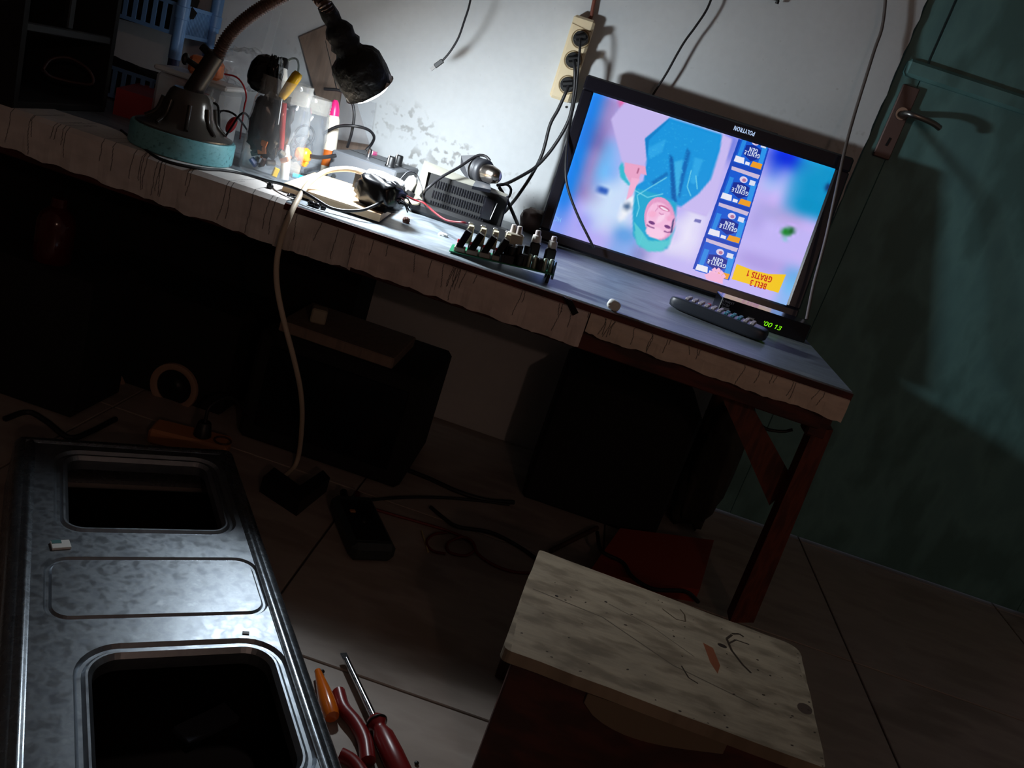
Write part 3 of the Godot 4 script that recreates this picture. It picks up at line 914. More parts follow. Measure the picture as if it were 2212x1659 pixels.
# ---------------------------------------------------------------- the gooseneck lamp
func build_lamp() -> void:
	var c := Vector3(-0.702, 0.5178, 0.532)
	var t := wthing("desk_lamp", "gooseneck work lamp with black taped head and round turquoise base", "lamp", c)
	var up := Transform3D(Basis.IDENTITY, c)
	var turq := mat(Color.WHITE, 0.45)
	turq.albedo_texture = ntex(91, 0.03, [c8(60, 110, 116), c8(112, 176, 184), c8(120, 186, 194)], [0.12, 0.3, 0.9], 512, 3)
	tripl(turq, Vector3(6, 6, 6))
	obj("base", lathe(nst(), v2([0, 0, 0.083, 0, 0.085, 0.002, 0.085, 0.034, 0.083, 0.037, 0.078, 0.037, 0, 0.037]), up, 48), turq, t)
	obj("base_cover", lathe(nst(), v2([0.079, 0.036, 0.079, 0.040, 0.062, 0.046, 0.050, 0.055, 0.042, 0.070, 0.038, 0.088, 0.034, 0.100, 0.028, 0.106, 0, 0.107]), up, 40), mat(c8(82, 78, 74), 0.22, 0.4), t)
	var rib_m := mat(c8(60, 57, 54), 0.25, 0.4)
	for k in 8:
		var fins := nst()
		var q := TAU * k / 8.0 + 0.3
		var d := Vector3(cos(q), 0, sin(q))
		tube(fins, [c + d * 0.064 + Vector3(0, 0.046, 0), c + d * 0.048 + Vector3(0, 0.06, 0), c + d * 0.041 + Vector3(0, 0.085, 0)], 0.004, 6)
		obj("rib", fins, rib_m, t)
	var s0 := c + Vector3(0, 0.1, 0)
	var s1 := Vector3(-0.6733,0.6924,0.53)
	obj("stem", rod(nst(), s0, s1, 0.0155, 20, 0.0145, 0.002), mat(c8(34, 26, 25), 0.45), t)
	var kn := nst()
	var km := s0.lerp(s1, 0.52)
	rod(kn, km + Vector3(-0.014, 0.006, 0), km + Vector3(-0.034, 0.012, 0), 0.005, 10)
	lump(kn, km + Vector3(-0.036, 0.012, 0), Vector3(0.006, 0.01, 0.008))
	obj("clamp_knob", kn, M.black, t)
	var k2 := nst()
	rod(k2, s1 + Vector3(-0.012, -0.004, 0), s1 + Vector3(-0.026, 0.004, 0), 0.007, 10)
	obj("clamp_screw", k2, M.black, t)
	var L := Vector3(-0.418, 0.713, 0.5)
	var ax := Vector3(0.57, -0.70, -0.43).normalized()
	var h0 := L - ax * 0.118
	obj("gooseneck", tube(nst(), [s1 - Vector3(0, 0.01, 0), Vector3(-0.6602,0.7232,0.53), Vector3(-0.6338,0.762,0.53), Vector3(-0.5989,0.7987,0.528), Vector3(-0.5667,0.8259,0.525), Vector3(-0.5447,0.8318,0.52), Vector3(-0.5292,0.8231,0.513), h0 - ax * 0.035, h0 + ax * 0.01], 0.0102, 12, -1.0, 0.0011, 0.0022), mat(c8(96, 74, 66), 0.35, 0.6), t)
	var hd := Transform3D(along(ax), h0)
	var prof := v2([0.0, -0.03, 0.013, -0.03, 0.0155, -0.012, 0.014, 0.0, 0.02, 0.006, 0.025, 0.016, 0.0225, 0.028, 0.027, 0.036, 0.0225, 0.044, 0.026, 0.05, 0.039, 0.058, 0.0455, 0.07, 0.0465, 0.095, 0.0445, 0.116])
	var hm := lathe(nst(), prof, hd, 9, 0.2, 0.06)
	var head := obj("taped_head", hm, M.tape_wrap, t)
	sub("reflector", lathe(nst(), v2([0.0445, 0.116, 0.0425, 0.117, 0.0415, 0.108, 0.038, 0.085, 0.030, 0.078, 0.0, 0.078]), hd, 24), mat(c8(225, 225, 225), 0.4), head).position = Vector3.ZERO
	var b := nst()
	lathe(b, v2([0.0, 0.080, 0.033, 0.082, 0.037, 0.094, 0.0385, 0.106, 0.037, 0.117, 0.03, 0.124, 0.016, 0.128, 0.0, 0.129]), hd, 28)
	obj("bulb", b, glow(Color(0.92, 0.97, 1.0), 3.2), t)
	var o := OmniLight3D.new()
	o.name = "desk_lamp_light"
	o.light_color = Color(0.93, 0.97, 1.0)
	o.light_energy = 0.12
	o.light_size = 0.03
	o.omni_range = 8.0
	o.omni_attenuation = 2.0
	o.shadow_enabled = true
	o.position = L - ax * 0.006 - c
	t.add_child(o)
	var al := AreaLight3D.new()
	al.name = "desk_lamp_face_light"
	al.area_size = Vector2(0.06, 0.06)
	al.light_color = Color(0.93, 0.97, 1.0)
	al.light_energy = 0.47
	al.area_range = 8.0
	al.area_attenuation = 2.0
	al.shadow_enabled = true
	al.basis = Basis.looking_at(ax, Vector3.UP)
	al.position = L + ax * 0.0125 - c
	t.add_child(al)

# ---------------------------------------------------------------- the television
func build_television() -> void:
	var a := Vector3(0.99968, 0.01301, -0.0215).normalized()
	var up := Vector3(-0.01305, 0.98504, -0.17186)
	up = (up - a * a.dot(up)).normalized()
	var t := thing("television", "black flat television standing upside down, leaning on the wall, showing an advertisement", "television", Vector3(0.1855, 0.691, 0.1203))
	t.basis = Basis(a, up, a.cross(up))
	var fr := nst()
	var w := 0.5222
	var h := 0.2937
	var l := 0.024
	var rr := 0.030
	var tp := 0.031
	var bt := 0.0245
	box(fr, Vector3((rr - l) / 2, h / 2 + tp / 2, -0.008), Vector3(w + l + rr, tp, 0.024), Basis.IDENTITY, 0.004)
	box(fr, Vector3((rr - l) / 2, -h / 2 - bt / 2, -0.008), Vector3(w + l + rr, bt, 0.024), Basis.IDENTITY, 0.004)
	box(fr, Vector3(-w / 2 - l / 2, 0, -0.008), Vector3(l, h + 0.004, 0.024), Basis.IDENTITY, 0.004)
	box(fr, Vector3(w / 2 + rr / 2, 0, -0.008), Vector3(rr, h + 0.004, 0.024), Basis.IDENTITY, 0.004)
	obj("frame", fr, mat(c8(20, 19, 26), 0.25), t)
	var bk := nst()
	box(bk, Vector3(0.003, 0.004, -0.029), Vector3(w + 0.03, h + 0.03, 0.018), Basis.IDENTITY, 0.008)
	box(bk, Vector3(0.0, 0.04, -0.047), Vector3(0.3, 0.2, 0.022), Basis.IDENTITY, 0.01)
	box(bk, Vector3(0.05, 0.17, -0.024), Vector3(0.17, 0.028, 0.018), Basis.IDENTITY, 0.006)
	obj("back_cover", bk, M.black, t)
	var s := nst()
	tri(s, Vector3(-w / 2, h / 2, 0), Vector3(w / 2, h / 2, 0), Vector3(w / 2, -h / 2, 0), Vector3.BACK, Vector2(0, 0), Vector2(1, 0), Vector2(1, 1))
	tri(s, Vector3(-w / 2, h / 2, 0), Vector3(w / 2, -h / 2, 0), Vector3(-w / 2, -h / 2, 0), Vector3.BACK, Vector2(0, 0), Vector2(1, 1), Vector2(0, 1))
	box(s, Vector3(0, 0, -0.012), Vector3(w, h, 0.02))
	var sm := mat(c8(8, 8, 10), 0.25)
	sm.emission_enabled = true
	sm.emission_texture = ImageTexture.create_from_image(screen_picture())
	sm.emission_energy_multiplier = 0.95
	obj("screen", s, sm, t)
	sheet_text("brand_mark", "POLYTRON", 0.0088, Transform3D(Basis(Vector3.BACK, PI), Vector3(0.058, 0.1635, 0.0045)), glow(Color(0.75, 0.85, 1.0), 0.9), t, true, 0.044)
	var al := AreaLight3D.new()
	al.name = "television_light"
	al.area_size = Vector2(w, h)
	al.light_color = Color(0.62, 0.66, 1.0)
	al.light_energy = 0.02
	al.shadow_enabled = true
	al.area_range = 6.0
	al.area_attenuation = 2.0
	al.basis = Basis(Vector3.UP, PI) * Basis.IDENTITY
	al.basis = Basis.IDENTITY
	al.position = Vector3(0, 0, 0.006)
	al.rotation = Vector3(0, PI, 0)
	t.add_child(al)

# ---------------------------------------------------------------- things on the wall
func build_wall_things() -> void:
	var t := wthing("socket_strip", "cream three-socket extension strip fixed upright on the wall beside the television", "socket", Vector3(-0.147, 0.80, 0.0))
	var cx := -0.1465
	obj("body", box(nst(), Vector3(cx, 0.884, 0.018), Vector3(0.047, 0.172, 0.035), Basis.IDENTITY, 0.005), M.cream, t)
	var holes := [Vector3(-0.1421,0.9271,0.036), Vector3(-0.1435,0.8827,0.036), Vector3(-0.139,0.8326,0.036)]
	for q in holes:
		obj("socket_ring", torus(nst(), q, 0.0185, 0.0012, Basis(Vector3.RIGHT, PI / 2)), mat(c8(150, 128, 92), 0.6), t)
	obj("cover_line", box(nst(), Vector3(cx, 0.949, 0.0356), Vector3(0.044, 0.0015, 0.001), Basis(Vector3.BACK, -0.12)), mat(c8(150, 128, 92), 0.6), t)
	obj("cord", tube(nst(), [Vector3(cx, 0.965, 0.012), Vector3(-0.1368,0.9749,0.012), Vector3(-0.139,0.996,0.012), Vector3(-0.1427,1.0275,0.012)], 0.0042), mat(c8(120, 68, 54), 0.5), t)
	# three black plugs and their leads
	var lead := [
		[Vector3(-0.1392,0.9241,0.075), Vector3(-0.1348,0.9096,0.085), Vector3(-0.1272,0.879,0.088), Vector3(-0.12,0.8484,0.085), Vector3(-0.1116,0.8081,0.08), Vector3(-0.1058,0.764,0.1), Vector3(-0.0969,0.7251,0.13), Vector3(-0.08,0.6683,0.16), Vector3(-0.0617,0.6339,0.17), Vector3(-0.0275,0.5933,0.176), Vector3(0.0063,0.5601,0.18), Vector3(0.0262,0.5403,0.178)],
		[Vector3(-0.1387,0.8811,0.075), Vector3(-0.1304,0.8641,0.085), Vector3(-0.1179,0.8206,0.08), Vector3(-0.1118,0.7644,0.07), Vector3(-0.1255,0.7023,0.07), Vector3(-0.146,0.6556,0.08), Vector3(-0.1669,0.6295,0.1), Vector3(-0.1908,0.6058,0.14), Vector3(-0.205,0.5991,0.17)],
		[Vector3(-0.1335,0.8294,0.075), Vector3(-0.135,0.8105,0.08), Vector3(-0.14,0.7772,0.07), Vector3(-0.1472,0.7434,0.06), Vector3(-0.1445,0.6839,0.06), Vector3(-0.1513,0.6361,0.07), Vector3(-0.1636,0.5891,0.09), Vector3(-0.1706,0.5665,0.12), Vector3(-0.1792,0.5449,0.16), Vector3(-0.1983,0.5315,0.19)]]
	var say := ["black plug in the top socket, its thin lead crossing the television screen", "black plug in the middle socket with a lead to the iron holder", "black plug in the lowest socket with a lead down behind the soldering station"]
	for k in 3:
		var q: Vector3 = holes[k]
		var pl := wthing("plug", say[k], "plug", q, "plugs in the wall socket strip")
		var b := nst()
		rod(b, q + Vector3(0, 0, -0.003), q + Vector3(0, 0, 0.012), 0.0165, 18, 0.015, 0.001)
		box(b, q + Vector3(0.002, 0.001, 0.024), Vector3(0.028, 0.013, 0.026), Basis(Vector3.BACK, 0.35), 0.004)
		obj("plug_body", b, M.black, pl)
		var ld := nst()
		tube(ld, lead[k], 0.0027 if k == 0 else 0.0036)
		obj("lead", ld, M.rubber, pl)
	var u := wthing("charging_cable", "thin black charging cable dangling in front of the wall, small plug at its end", "cable", Vector3(-0.3971,0.7815,0.16))
	obj("wire", tube(nst(), [Vector3(-0.3668,0.9474,0.16), Vector3(-0.3633,0.9134,0.16), Vector3(-0.3646,0.882,0.16), Vector3(-0.3672,0.8481,0.16), Vector3(-0.3761,0.8182,0.16), Vector3(-0.3866,0.7967,0.16)], 0.0021), M.rubber, u)
	var us := nst()
	var e0 := Vector3(-0.3859,0.7978,0.16)
	var e1 := Vector3(-0.3976,0.7832,0.16)
	box(us, (e0 + e1) * 0.5, Vector3(0.009, 0.02, 0.006), along(e1 - e0), 0.001)
	obj("grip", us, M.black, u)
	var e2 := Vector3(-0.4041,0.7747,0.16)
	obj("metal_plug", box(nst(), (e1 + e2) * 0.5, Vector3(0.006, 0.012, 0.0035), along(e2 - e1)), mat(c8(110, 108, 106), 0.5, 0.6), u)
	one("antenna_cable", tube(nst(), [Vector3(0.0896,1.0993,0.025), Vector3(0.0877,1.0572,0.028), Vector3(0.0773,1.0186,0.03), Vector3(0.0669,0.9874,0.03), Vector3(0.0601,0.957,0.03), Vector3(0.0528,0.9165,0.03), Vector3(0.0411,0.8703,0.03), Vector3(0.0359,0.8362,0.03)], 0.0024), M.rubber, "black cable running down the wall behind the television's upper edge", "cable")
	one("grey_cable", tube(nst(), [Vector3(0.4109,1.194,0.03), Vector3(0.4243,1.1578,0.03), Vector3(0.434,1.1199,0.032), Vector3(0.4357,1.0835,0.035), Vector3(0.4399,1.0191,0.045), Vector3(0.4439,0.9491,0.06), Vector3(0.4437,0.8825,0.1), Vector3(0.447,0.8228,0.135), Vector3(0.4551,0.7641,0.15), Vector3(0.4635,0.7095,0.16), Vector3(0.4688,0.663,0.168), Vector3(0.4736,0.6143,0.178), Vector3(0.4771,0.5714,0.2), Vector3(0.4791,0.5451,0.215)], 0.0033), mat(c8(92, 84, 80), 0.5), "grey cable hanging down the wall past the television's right edge", "cable")
	var sc := nst()
	rod(sc, Vector3(-0.1298,0.7891,0), Vector3(-0.1296,0.7891,0.003), 0.0025, 8)
	one("wall_screw", sc, M.black, "tiny dark screw head in the wall under the socket strip", "screw")
	var hk := nst()
	tube(hk, [Vector3(0.1798,1.1198,0), Vector3(0.1914,1.116,0.012), Vector3(0.2063,1.116,0.018), Vector3(0.2178,1.1178,0.016), Vector3(0.2196,1.1095,0.014)], 0.004)
	one("wall_hook", hk, M.black, "black hook on the wall above the television at the picture's top", "hook")

# ---------------------------------------------------------------- left part of the table
func build_table_left() -> void:
	# open black computer case at the far left
	var c := wthing("equipment_case", "black open-sided equipment case at the left end of the table", "case", Vector3(-1.1, 0.515, 0.5))
	var cs := nst()
	box(cs, Vector3(-1.13, 0.521, 0.50), Vector3(0.38, 0.012, 0.26), Basis.IDENTITY, 0.002)
	box(cs, Vector3(-1.13, 0.90, 0.50), Vector3(0.38, 0.012, 0.26), Basis.IDENTITY, 0.002)
	box(cs, Vector3(-1.314, 0.71, 0.50), Vector3(0.012, 0.37, 0.26))
	box(cs, Vector3(-1.13, 0.71, 0.376), Vector3(0.38, 0.37, 0.012))
	box(cs, Vector3(-1.13, 0.71, 0.624), Vector3(0.38, 0.37, 0.012))
	obj("shell", cs, M.black_matt, c)
	obj("cross_bar", box(nst(), Vector3(-0.948, 0.645, 0.50), Vector3(0.012, 0.014, 0.236), Basis.IDENTITY, 0.002), mat(c8(17, 17, 19), 0.6), c)
	obj("upright_bar", box(nst(), Vector3(-0.952, 0.77, 0.5), Vector3(0.012, 0.236, 0.016), Basis.IDENTITY, 0.002), mat(c8(15, 15, 17), 0.7), c)
	var wr := nst()
	tube(wr, [Vector3(-0.9857,0.5726,0.5), Vector3(-0.9865,0.5913,0.48), Vector3(-0.9664,0.6014,0.46), Vector3(-0.936,0.5913,0.45), Vector3(-0.9238,0.5705,0.45), Vector3(-0.9517,0.563,0.46), Vector3(-0.9824,0.5629,0.48), Vector3(-0.9857,0.5726,0.5)], 0.003)
	one("wire_coil", wr, mat(c8(58, 28, 22), 0.5), "dim coil of reddish wire inside the black equipment case", "wire")
	# red box
	var rb := nst()
	slab(rb, [Vector3(-0.9318,0.515,0.3583), Vector3(-0.8588,0.515,0.3413), Vector3(-0.9521,0.515,0.0274), Vector3(-1.0299,0.515,0.0579)], 0.515, 0.05)
	one("red_box", rb, mat(c8(150, 40, 46), 0.5), "dark red cardboard box behind the lamp base", "box")
	# blue rack
	var r := wthing("storage_rack", "blue plastic rack with slatted trays at the table's left back", "rack", Vector3(-1.0, 0.515, 0.12))
	var p1 := Vector3(-0.918, 0.515, 0.19)
	var p2 := Vector3(-0.918, 0.515, 0.045)
	for q in [p1, p2, p1 + Vector3(-0.3, 0, 0), p2 + Vector3(-0.3, 0, 0)]:
		var po := nst()
		rod(po, q + Vector3(0, 0.12, 0), q + Vector3(0, 0.42, 0), 0.0125, 18, 0.0125, 0.001)
		rod(po, q + Vector3(0, 0.2, 0), q + Vector3(0, 0.225, 0), 0.0145, 18, 0.0145, 0.001)
		var pp := obj("post", po, M.rack_blue, r)
		sub("post_foot", rod(nst(), q, q + Vector3(0, 0.122, 0), 0.0115, 16), M.rack_navy, pp)
	for lv in [0.16, 0.0]:
		var y0: float = 0.515 + lv + 0.005
		var tr := nst()
		box(tr, Vector3(-1.068, y0 + 0.002, 0.118), Vector3(0.29, 0.004, 0.15))
		for s in [0.0, 1.0]:
			for e in [0.0, 0.056]:
				box(tr, Vector3(-1.068, y0 + 0.004 + e, 0.042 + 0.15 * s), Vector3(0.29, 0.007, 0.004))
				box(tr, Vector3(-1.212 + 0.29 * s, y0 + 0.004 + e, 0.118), Vector3(0.004, 0.007, 0.15))
		var tray := obj("tray", tr, M.rack_blue, r)
		for k in 14:
			sub("slat", box(nst(), Vector3(-1.2 + k * 0.0205, y0 + 0.032, 0.192), Vector3(0.0085, 0.052, 0.003)), M.rack_blue, tray)
		var g := nst()
		for k in 20:
			box(g, Vector3(-0.922, y0 + 0.032, 0.062 + k * 0.0062), Vector3(0.003, 0.052, 0.0036))
		sub("side_mesh", g, M.rack_blue, tray)
	var dk := nst()
	lump(dk, Vector3(-1.05, 0.735, 0.12), Vector3(0.12, 0.055, 0.06), Basis.IDENTITY, 0.7, 0.4, 20, 12, 5)
	one("dark_bundle", dk, M.black_matt, "dark bundle lying in the rack's upper tray", "bundle")
	var dk2 := nst()
	lump(dk2, Vector3(-1.05, 0.558, 0.12), Vector3(0.11, 0.034, 0.055), Basis.IDENTITY, 0.7, 0.3, 20, 12, 6)
	one("dark_bundle", dk2, M.black_matt, "dark bundle lying in the rack's lowest tray", "bundle")
	# translucent plastic boxes between rack and jar
	var b1 := nst()
	bbox(b1, Vector3(-0.80, 0.515, 0.30), Vector3(0.135, 0.105, 0.1), 0.05, 0.008)
	var pb := one("plastic_box", b1, M.milky, "cloudy plastic box behind the lamp stem", "box")
	sub("lid", bbox(nst(), Vector3(-0.80, 0.6202, 0.30), Vector3(0.143, 0.01, 0.108), 0.05, 0.003), mat(c8(200, 198, 196), 0.4), pb)
	var b3 := nst()
	bbox(b3, Vector3(-0.80, 0.630, 0.29), Vector3(0.06, 0.035, 0.05), 0.3, 0.006)
	one("orange_box", b3, mat(c8(190, 105, 60), 0.6), "small orange box on the cloudy plastic box", "box")
	var b4 := nst()
	bbox(b4, Vector3(-0.862, 0.515, 0.24), Vector3(0.05, 0.1, 0.05), 0.1, 0.004)
	one("red_packet", b4, mat(c8(170, 60, 56), 0.6), "faded red packet behind the lamp next to the blue rack", "packet")
	var bag := nst()
	lump(bag, Vector3(-0.742, 0.665, 0.25), Vector3(0.045, 0.038, 0.03), Basis.IDENTITY, 0.9, 0.5, 24, 16, 8)
	one("plastic_bag", bag, M.clear2, "crumpled clear plastic bag on top of the cloudy box", "bag")
	var cu := nst()
	box(cu, Vector3(-0.8693,0.694,0.1), Vector3(0.025, 0.026, 0.025), Basis(Vector3.UP, 0.4), 0.002)
	rod(cu, Vector3(-0.8693,0.694,0.1) - Vector3(0, 0.012, 0), Vector3(Vector3(-0.8693,0.694,0.1).x, 0.515, 0.10), 0.004, 8)
	one("white_stand", cu, M.white, "small white block on a thin post below the blue rack's tray", "block")
	# connector with black wires, red piece, lying behind
	var w1 := wthing("wire_loom", "thin black wires with a white connector beside the lamp base", "wire", Vector3(-0.7758,0.515,0.2142))
	obj("wire", tube(nst(), [Vector3(-0.7145,0.6021,0.42), Vector3(-0.7052,0.6001,0.42), Vector3(-0.6991,0.5835,0.42), Vector3(-0.7619,0.515,0.2521), Vector3(-0.6959,0.515,0.3633)], 0.0022), M.rubber, w1)
	obj("wire", tube(nst(), [Vector3(-0.7,0.515,0.4169), Vector3(-0.7106,0.5803,0.4), Vector3(-0.7041,0.5912,0.38), Vector3(-0.6801,0.5859,0.38), Vector3(-0.8041,0.515,0.0104)], 0.002), M.rubber, w1)
	obj("wire", tube(nst(), [Vector3(-0.7105,0.515,0.3721), Vector3(-0.6809,0.5683,0.4), Vector3(-0.6605,0.6002,0.4), Vector3(-0.7709,0.515,0.0348)], 0.002), M.rubber, w1)
	obj("connector", box(nst(), Vector3(-0.7194,0.604,0.42), Vector3(0.011, 0.013, 0.008), Basis(Vector3.BACK, -0.3), 0.001), M.white, w1)
	one("red_wire", tube(nst(), [Vector3(-0.7445,0.6497,0.33), Vector3(-0.7216,0.6516,0.33), Vector3(-0.7042,0.6406,0.33), Vector3(-0.6945,0.6218,0.33), Vector3(-0.6902,0.6009,0.34), Vector3(-0.7736,0.515,0.1331)], 0.0017), M.red, "thin red wire looping down behind the front jar", "wire")
	one("red_chip", lump(nst(), Vector3(-0.7121,0.5632,0.33), Vector3(0.009, 0.018, 0.006), Basis(Vector3.BACK, -0.35)), M.red, "small red plastic piece behind the lamp base wires", "piece")
	# ruler
	one("clear_ruler", plate4(Vector3(-0.7303,0.7911,0.2), Vector3(-0.7149,0.7922,0.2), Vector3(-0.7045,0.6903,0.24), Vector3(-0.7224,0.6875,0.24), 0.002), M.clear2, "clear plastic ruler standing upright behind the front jar", "ruler")

func jar(called: String, label: String, c: Vector3, r: float, h: float, m: Material) -> Node3D:
	var t := wthing(called, label, "jar", c)
	var xf := Transform3D(Basis.IDENTITY, c)
	obj("body", lathe(nst(), v2([0.0, 0.0005, r * 0.98, 0.0005, r, 0.004, r * 1.0, h * 0.3, r * 0.96, h * 0.42, r * 1.0, h * 0.5, r * 0.95, h * 0.62, r * 0.93, h * 0.74, r * 0.86, h * 0.8]), xf, 14, 0.1, 0.035), m, t)
	var nk := nst()
	lathe(nk, v2([r * 0.86, h * 0.8, r * 0.88, h * 0.81, r * 0.84, h * 0.835, r * 0.885, h * 0.85, r * 0.84, h * 0.875, r * 0.885, h * 0.89, r * 0.84, h * 0.915, r * 0.885, h * 0.93, r * 0.85, h * 0.955, r * 0.85, h]), xf, 28, 0.1)
	obj("threaded_neck", nk, M.neck, t)
	return t

# ---------------------------------------------------------------- middle of the table
func build_table_middle() -> void:
	var jc := Vector3(-0.575, 0.5155, 0.452)
	jar("storage_jar", "large clear plastic jar crammed with tools in front", jc, 0.053, 0.168, M.clear)
	# what stands in the front jar
	var et := wthing("tape_roll", "glossy black roll of peeling tape on top of the full front jar", "tape", Vector3(-0.6119,0.6841,0.46))
	obj("roll", lump(nst(), Vector3(-0.6164,0.6811,0.46), Vector3(0.026, 0.032, 0.02), Basis(Vector3.BACK, -0.25), 0.8, 0.12, 28, 18, 4), M.tape, et)
	obj("loose_end", lump(nst(), Vector3(-0.5936,0.6781,0.47), Vector3(0.011, 0.036, 0.016), Basis(Vector3.BACK, 0.12), 0.7, 0.5, 24, 18, 11), M.tape, et)
	var gb := wthing("glue_bottle", "small white bottle with a black cap behind the tape roll", "bottle", Vector3(-0.555, 0.55, 0.43))
	var g0 := Vector3(-0.5977,0.6486,0.42)
	var g1 := Vector3(-0.6076,0.7081,0.41)
	obj("bottle_body", lathe(nst(), v2([0, 0, 0.0115, 0, 0.0115, 0.03, 0.009, 0.045, 0.007, 0.056, 0, 0.056]), Transform3D(along(g1 - g0), g0), 18), M.white, gb)
	obj("bottle_cap", lathe(nst(), v2([0, 0.05, 0.0095, 0.05, 0.0095, 0.064, 0.007, 0.068, 0, 0.068]), Transform3D(along(g1 - g0), g0), 16), M.black, gb)
	one("thin_hose", tube(nst(), [g1 + Vector3(0.006, 0.004, 0), Vector3(-0.5926,0.7191,0.41), Vector3(-0.5831,0.7201,0.415), Vector3(-0.5758,0.7123,0.42), Vector3(-0.5656,0.6941,0.44)], 0.0019), clear(c8(120, 140, 136), 0.6, 0.15), "thin greenish hose looping beside the small white bottle's black cap", "hose")
	var sd := wthing("screwdriver", "screwdriver with a clear yellow handle leaning out of the front jar", "screwdriver", Vector3(-0.5675,0.6557,0.48))
	var y0 := Vector3(-0.5684,0.6537,0.485)
	var y1 := Vector3(-0.555,0.6952,0.475)
	obj("handle", lathe(nst(), v2([0, 0, 0.006, 0, 0.0075, 0.006, 0.0085, 0.012, 0.0095, 0.03, 0.0095, 0.046, 0.0075, 0.052, 0, 0.053]), Transform3D(along(y1 - y0), y0), 6, 0.1), M.yellow, sd)
	obj("shaft", rod(nst(), y0, y0 + ((y0 - y1).normalized() + Vector3(0.45, 0, 0)).normalized() * 0.045, 0.0025, 10), M.steel, sd)
	one("red_pen", rod(nst(), Vector3(-0.5589,0.5653,0.46), Vector3(-0.5665,0.6467,0.475), 0.005, 12, 0.0055, 0.001), M.red, "red pen standing inside the front jar", "pen")
	one("white_tube", lathe(nst(), v2([0, 0, 0.008, 0, 0.0085, 0.03, 0.005, 0.05, 0.003, 0.06, 0, 0.06]), Transform3D(along(Vector3(-0.12, 1, 0)), Vector3(-0.543, 0.518, 0.458)), 14), M.white, "white nozzle tube inside the front jar", "tube")
	var fl := nst()
	lump(fl, Vector3(-0.590, 0.60, 0.446), Vector3(0.031, 0.052, 0.036), Basis.IDENTITY, 0.7, 0.45, 20, 14, 14)
	one("dark_cloth", fl, M.black_gloss, "dark crumpled plastic stuffed in the front jar's left side", "plastic")
	var cp := nst()
	box(cp, Vector3(-0.5835,0.5783,0.475), Vector3(0.012, 0.03, 0.005), Basis(Vector3.BACK, -0.2), 0.001)
	box(cp, Vector3(-0.5864,0.5568,0.475), Vector3(0.016, 0.012, 0.005), Basis(Vector3.BACK, 0.3), 0.001)
	one("copper_scrap", cp, M.copper, "bent copper strip inside the front jar", "scrap")
	var names2 := ["black_component", "yellow_component", "blue_component", "silver_component"]
	var cols := [M.black, M.yellow, mat(c8(40, 60, 130), 0.4), M.steel]
	var say := ["black component lying in the front jar's bottom", "yellow component at the front jar's bottom front", "blue component in the front jar under the copper strip", "silver metal bit among the front jar's parts"]
	var at := [Vector3(-0.5989,0.5486,0.47), Vector3(-0.5528,0.5288,0.48), Vector3(-0.5987,0.532,0.47), Vector3(-0.5663,0.5409,0.475)]
	for k in 4:
		var bb := nst()
		box(bb, at[k], Vector3(0.016, 0.009, 0.008), Basis(Vector3(0.3, 0.4, 1).normalized(), 0.5 + k), 0.001)
		one(names2[k], bb, cols[k], say[k], "component")
	for k in 16:
		var q := Vector3(-0.575 + rng.randf_range(-0.033, 0.033), 0.523 + rng.randf() * 0.05, 0.452 + rng.randf_range(-0.033, 0.033))
		var bb := nst()
		box(bb, q, Vector3(rng.randf_range(0.008, 0.016), rng.randf_range(0.004, 0.009), 0.006), Basis(Vector3(rng.randf(), rng.randf(), rng.randf() + 0.1).normalized(), rng.randf() * 3.0), 0.0008)
		one("loose_component", bb, [M.black, M.steel, M.dark_grey, M.copper, M.brown][k % 5], "small loose electronic scrap heaped in the front jar", "component", "scraps in the front jar")
	# rear jar, glue bottle and bits
	jar("storage_jar", "second clear plastic jar behind the front jar, half full of wires", Vector3(-0.583, 0.5155, 0.29), 0.044, 0.145, M.clear)
	var wl := nst()
	for k in 5:
		torus(wl, Vector3(-0.583, 0.535 + k * 0.012, 0.29), 0.018 + 0.003 * (k % 3), 0.0025, Basis(Vector3(0.3 * k, 1, 0.2).normalized(), 0.6 * k) * Basis(Vector3.RIGHT, 0.5 * k), 18)
	one("wire_bundle", wl, M.rubber, "tangle of black wire inside the rear jar", "wire")
	var gl := wthing("craft_glue", "white bottle with a bright pink cap behind the grey metal box", "bottle", Vector3(-0.52, 0.515, 0.20))
	var ga := Vector3(Vector3(-0.5511,0.5427,0.2).x, 0.5155, 0.2)
	var gd := Vector3(-0.5675,0.6607,0.2) - ga
	var gt := Transform3D(along(gd), ga)
	var gh := gd.length()
	obj("bottle_body", lathe(nst(), v2([0, 0, 0.013, 0, 0.014, 0.004, 0.014, gh * 0.62, 0.013, gh * 0.74, 0.010, gh * 0.8, 0, gh * 0.8]), gt, 20), mat(c8(228, 218, 200), 0.4), gl)
	obj("bottle_cap", lathe(nst(), v2([0, gh * 0.79, 0.0112, gh * 0.79, 0.0105, gh * 0.88, 0.007, gh * 0.97, 0.004, gh, 0, gh]), gt, 18), M.pink, gl)
	obj("label_band", lathe(nst(), v2([0.0142, gh * 0.1, 0.0144, gh * 0.32]), gt, 20), mat(c8(190, 96, 30), 0.4), gl)
	var pk := clear(c8(214, 60, 130), 0.45, 0.2)
	one("pink_bottle", lathe(nst(), v2([0, 0, 0.02, 0, 0.021, 0.004, 0.021, 0.04, 0.012, 0.055, 0.01, 0.066, 0, 0.066]), Transform3D(Basis.IDENTITY, Vector3(-0.485, 0.5155, 0.135)), 20), pk, "translucent pink bottle against the wall behind the grey box", "bottle")
	one("plank_and_shadow", plate4(Vector3(-0.7397,0.7519,0.012), Vector3(-0.6758,0.8009,0.012), Vector3(-0.5133,0.571,0.05), Vector3(-0.5876,0.5262,0.05), 0.008), M.plank, "brown wooden plank leaning behind the lamp head, its upper part standing for the shadow on the wall", "plank")  # wood below; the upper part stands for the lamp head's soft shadow
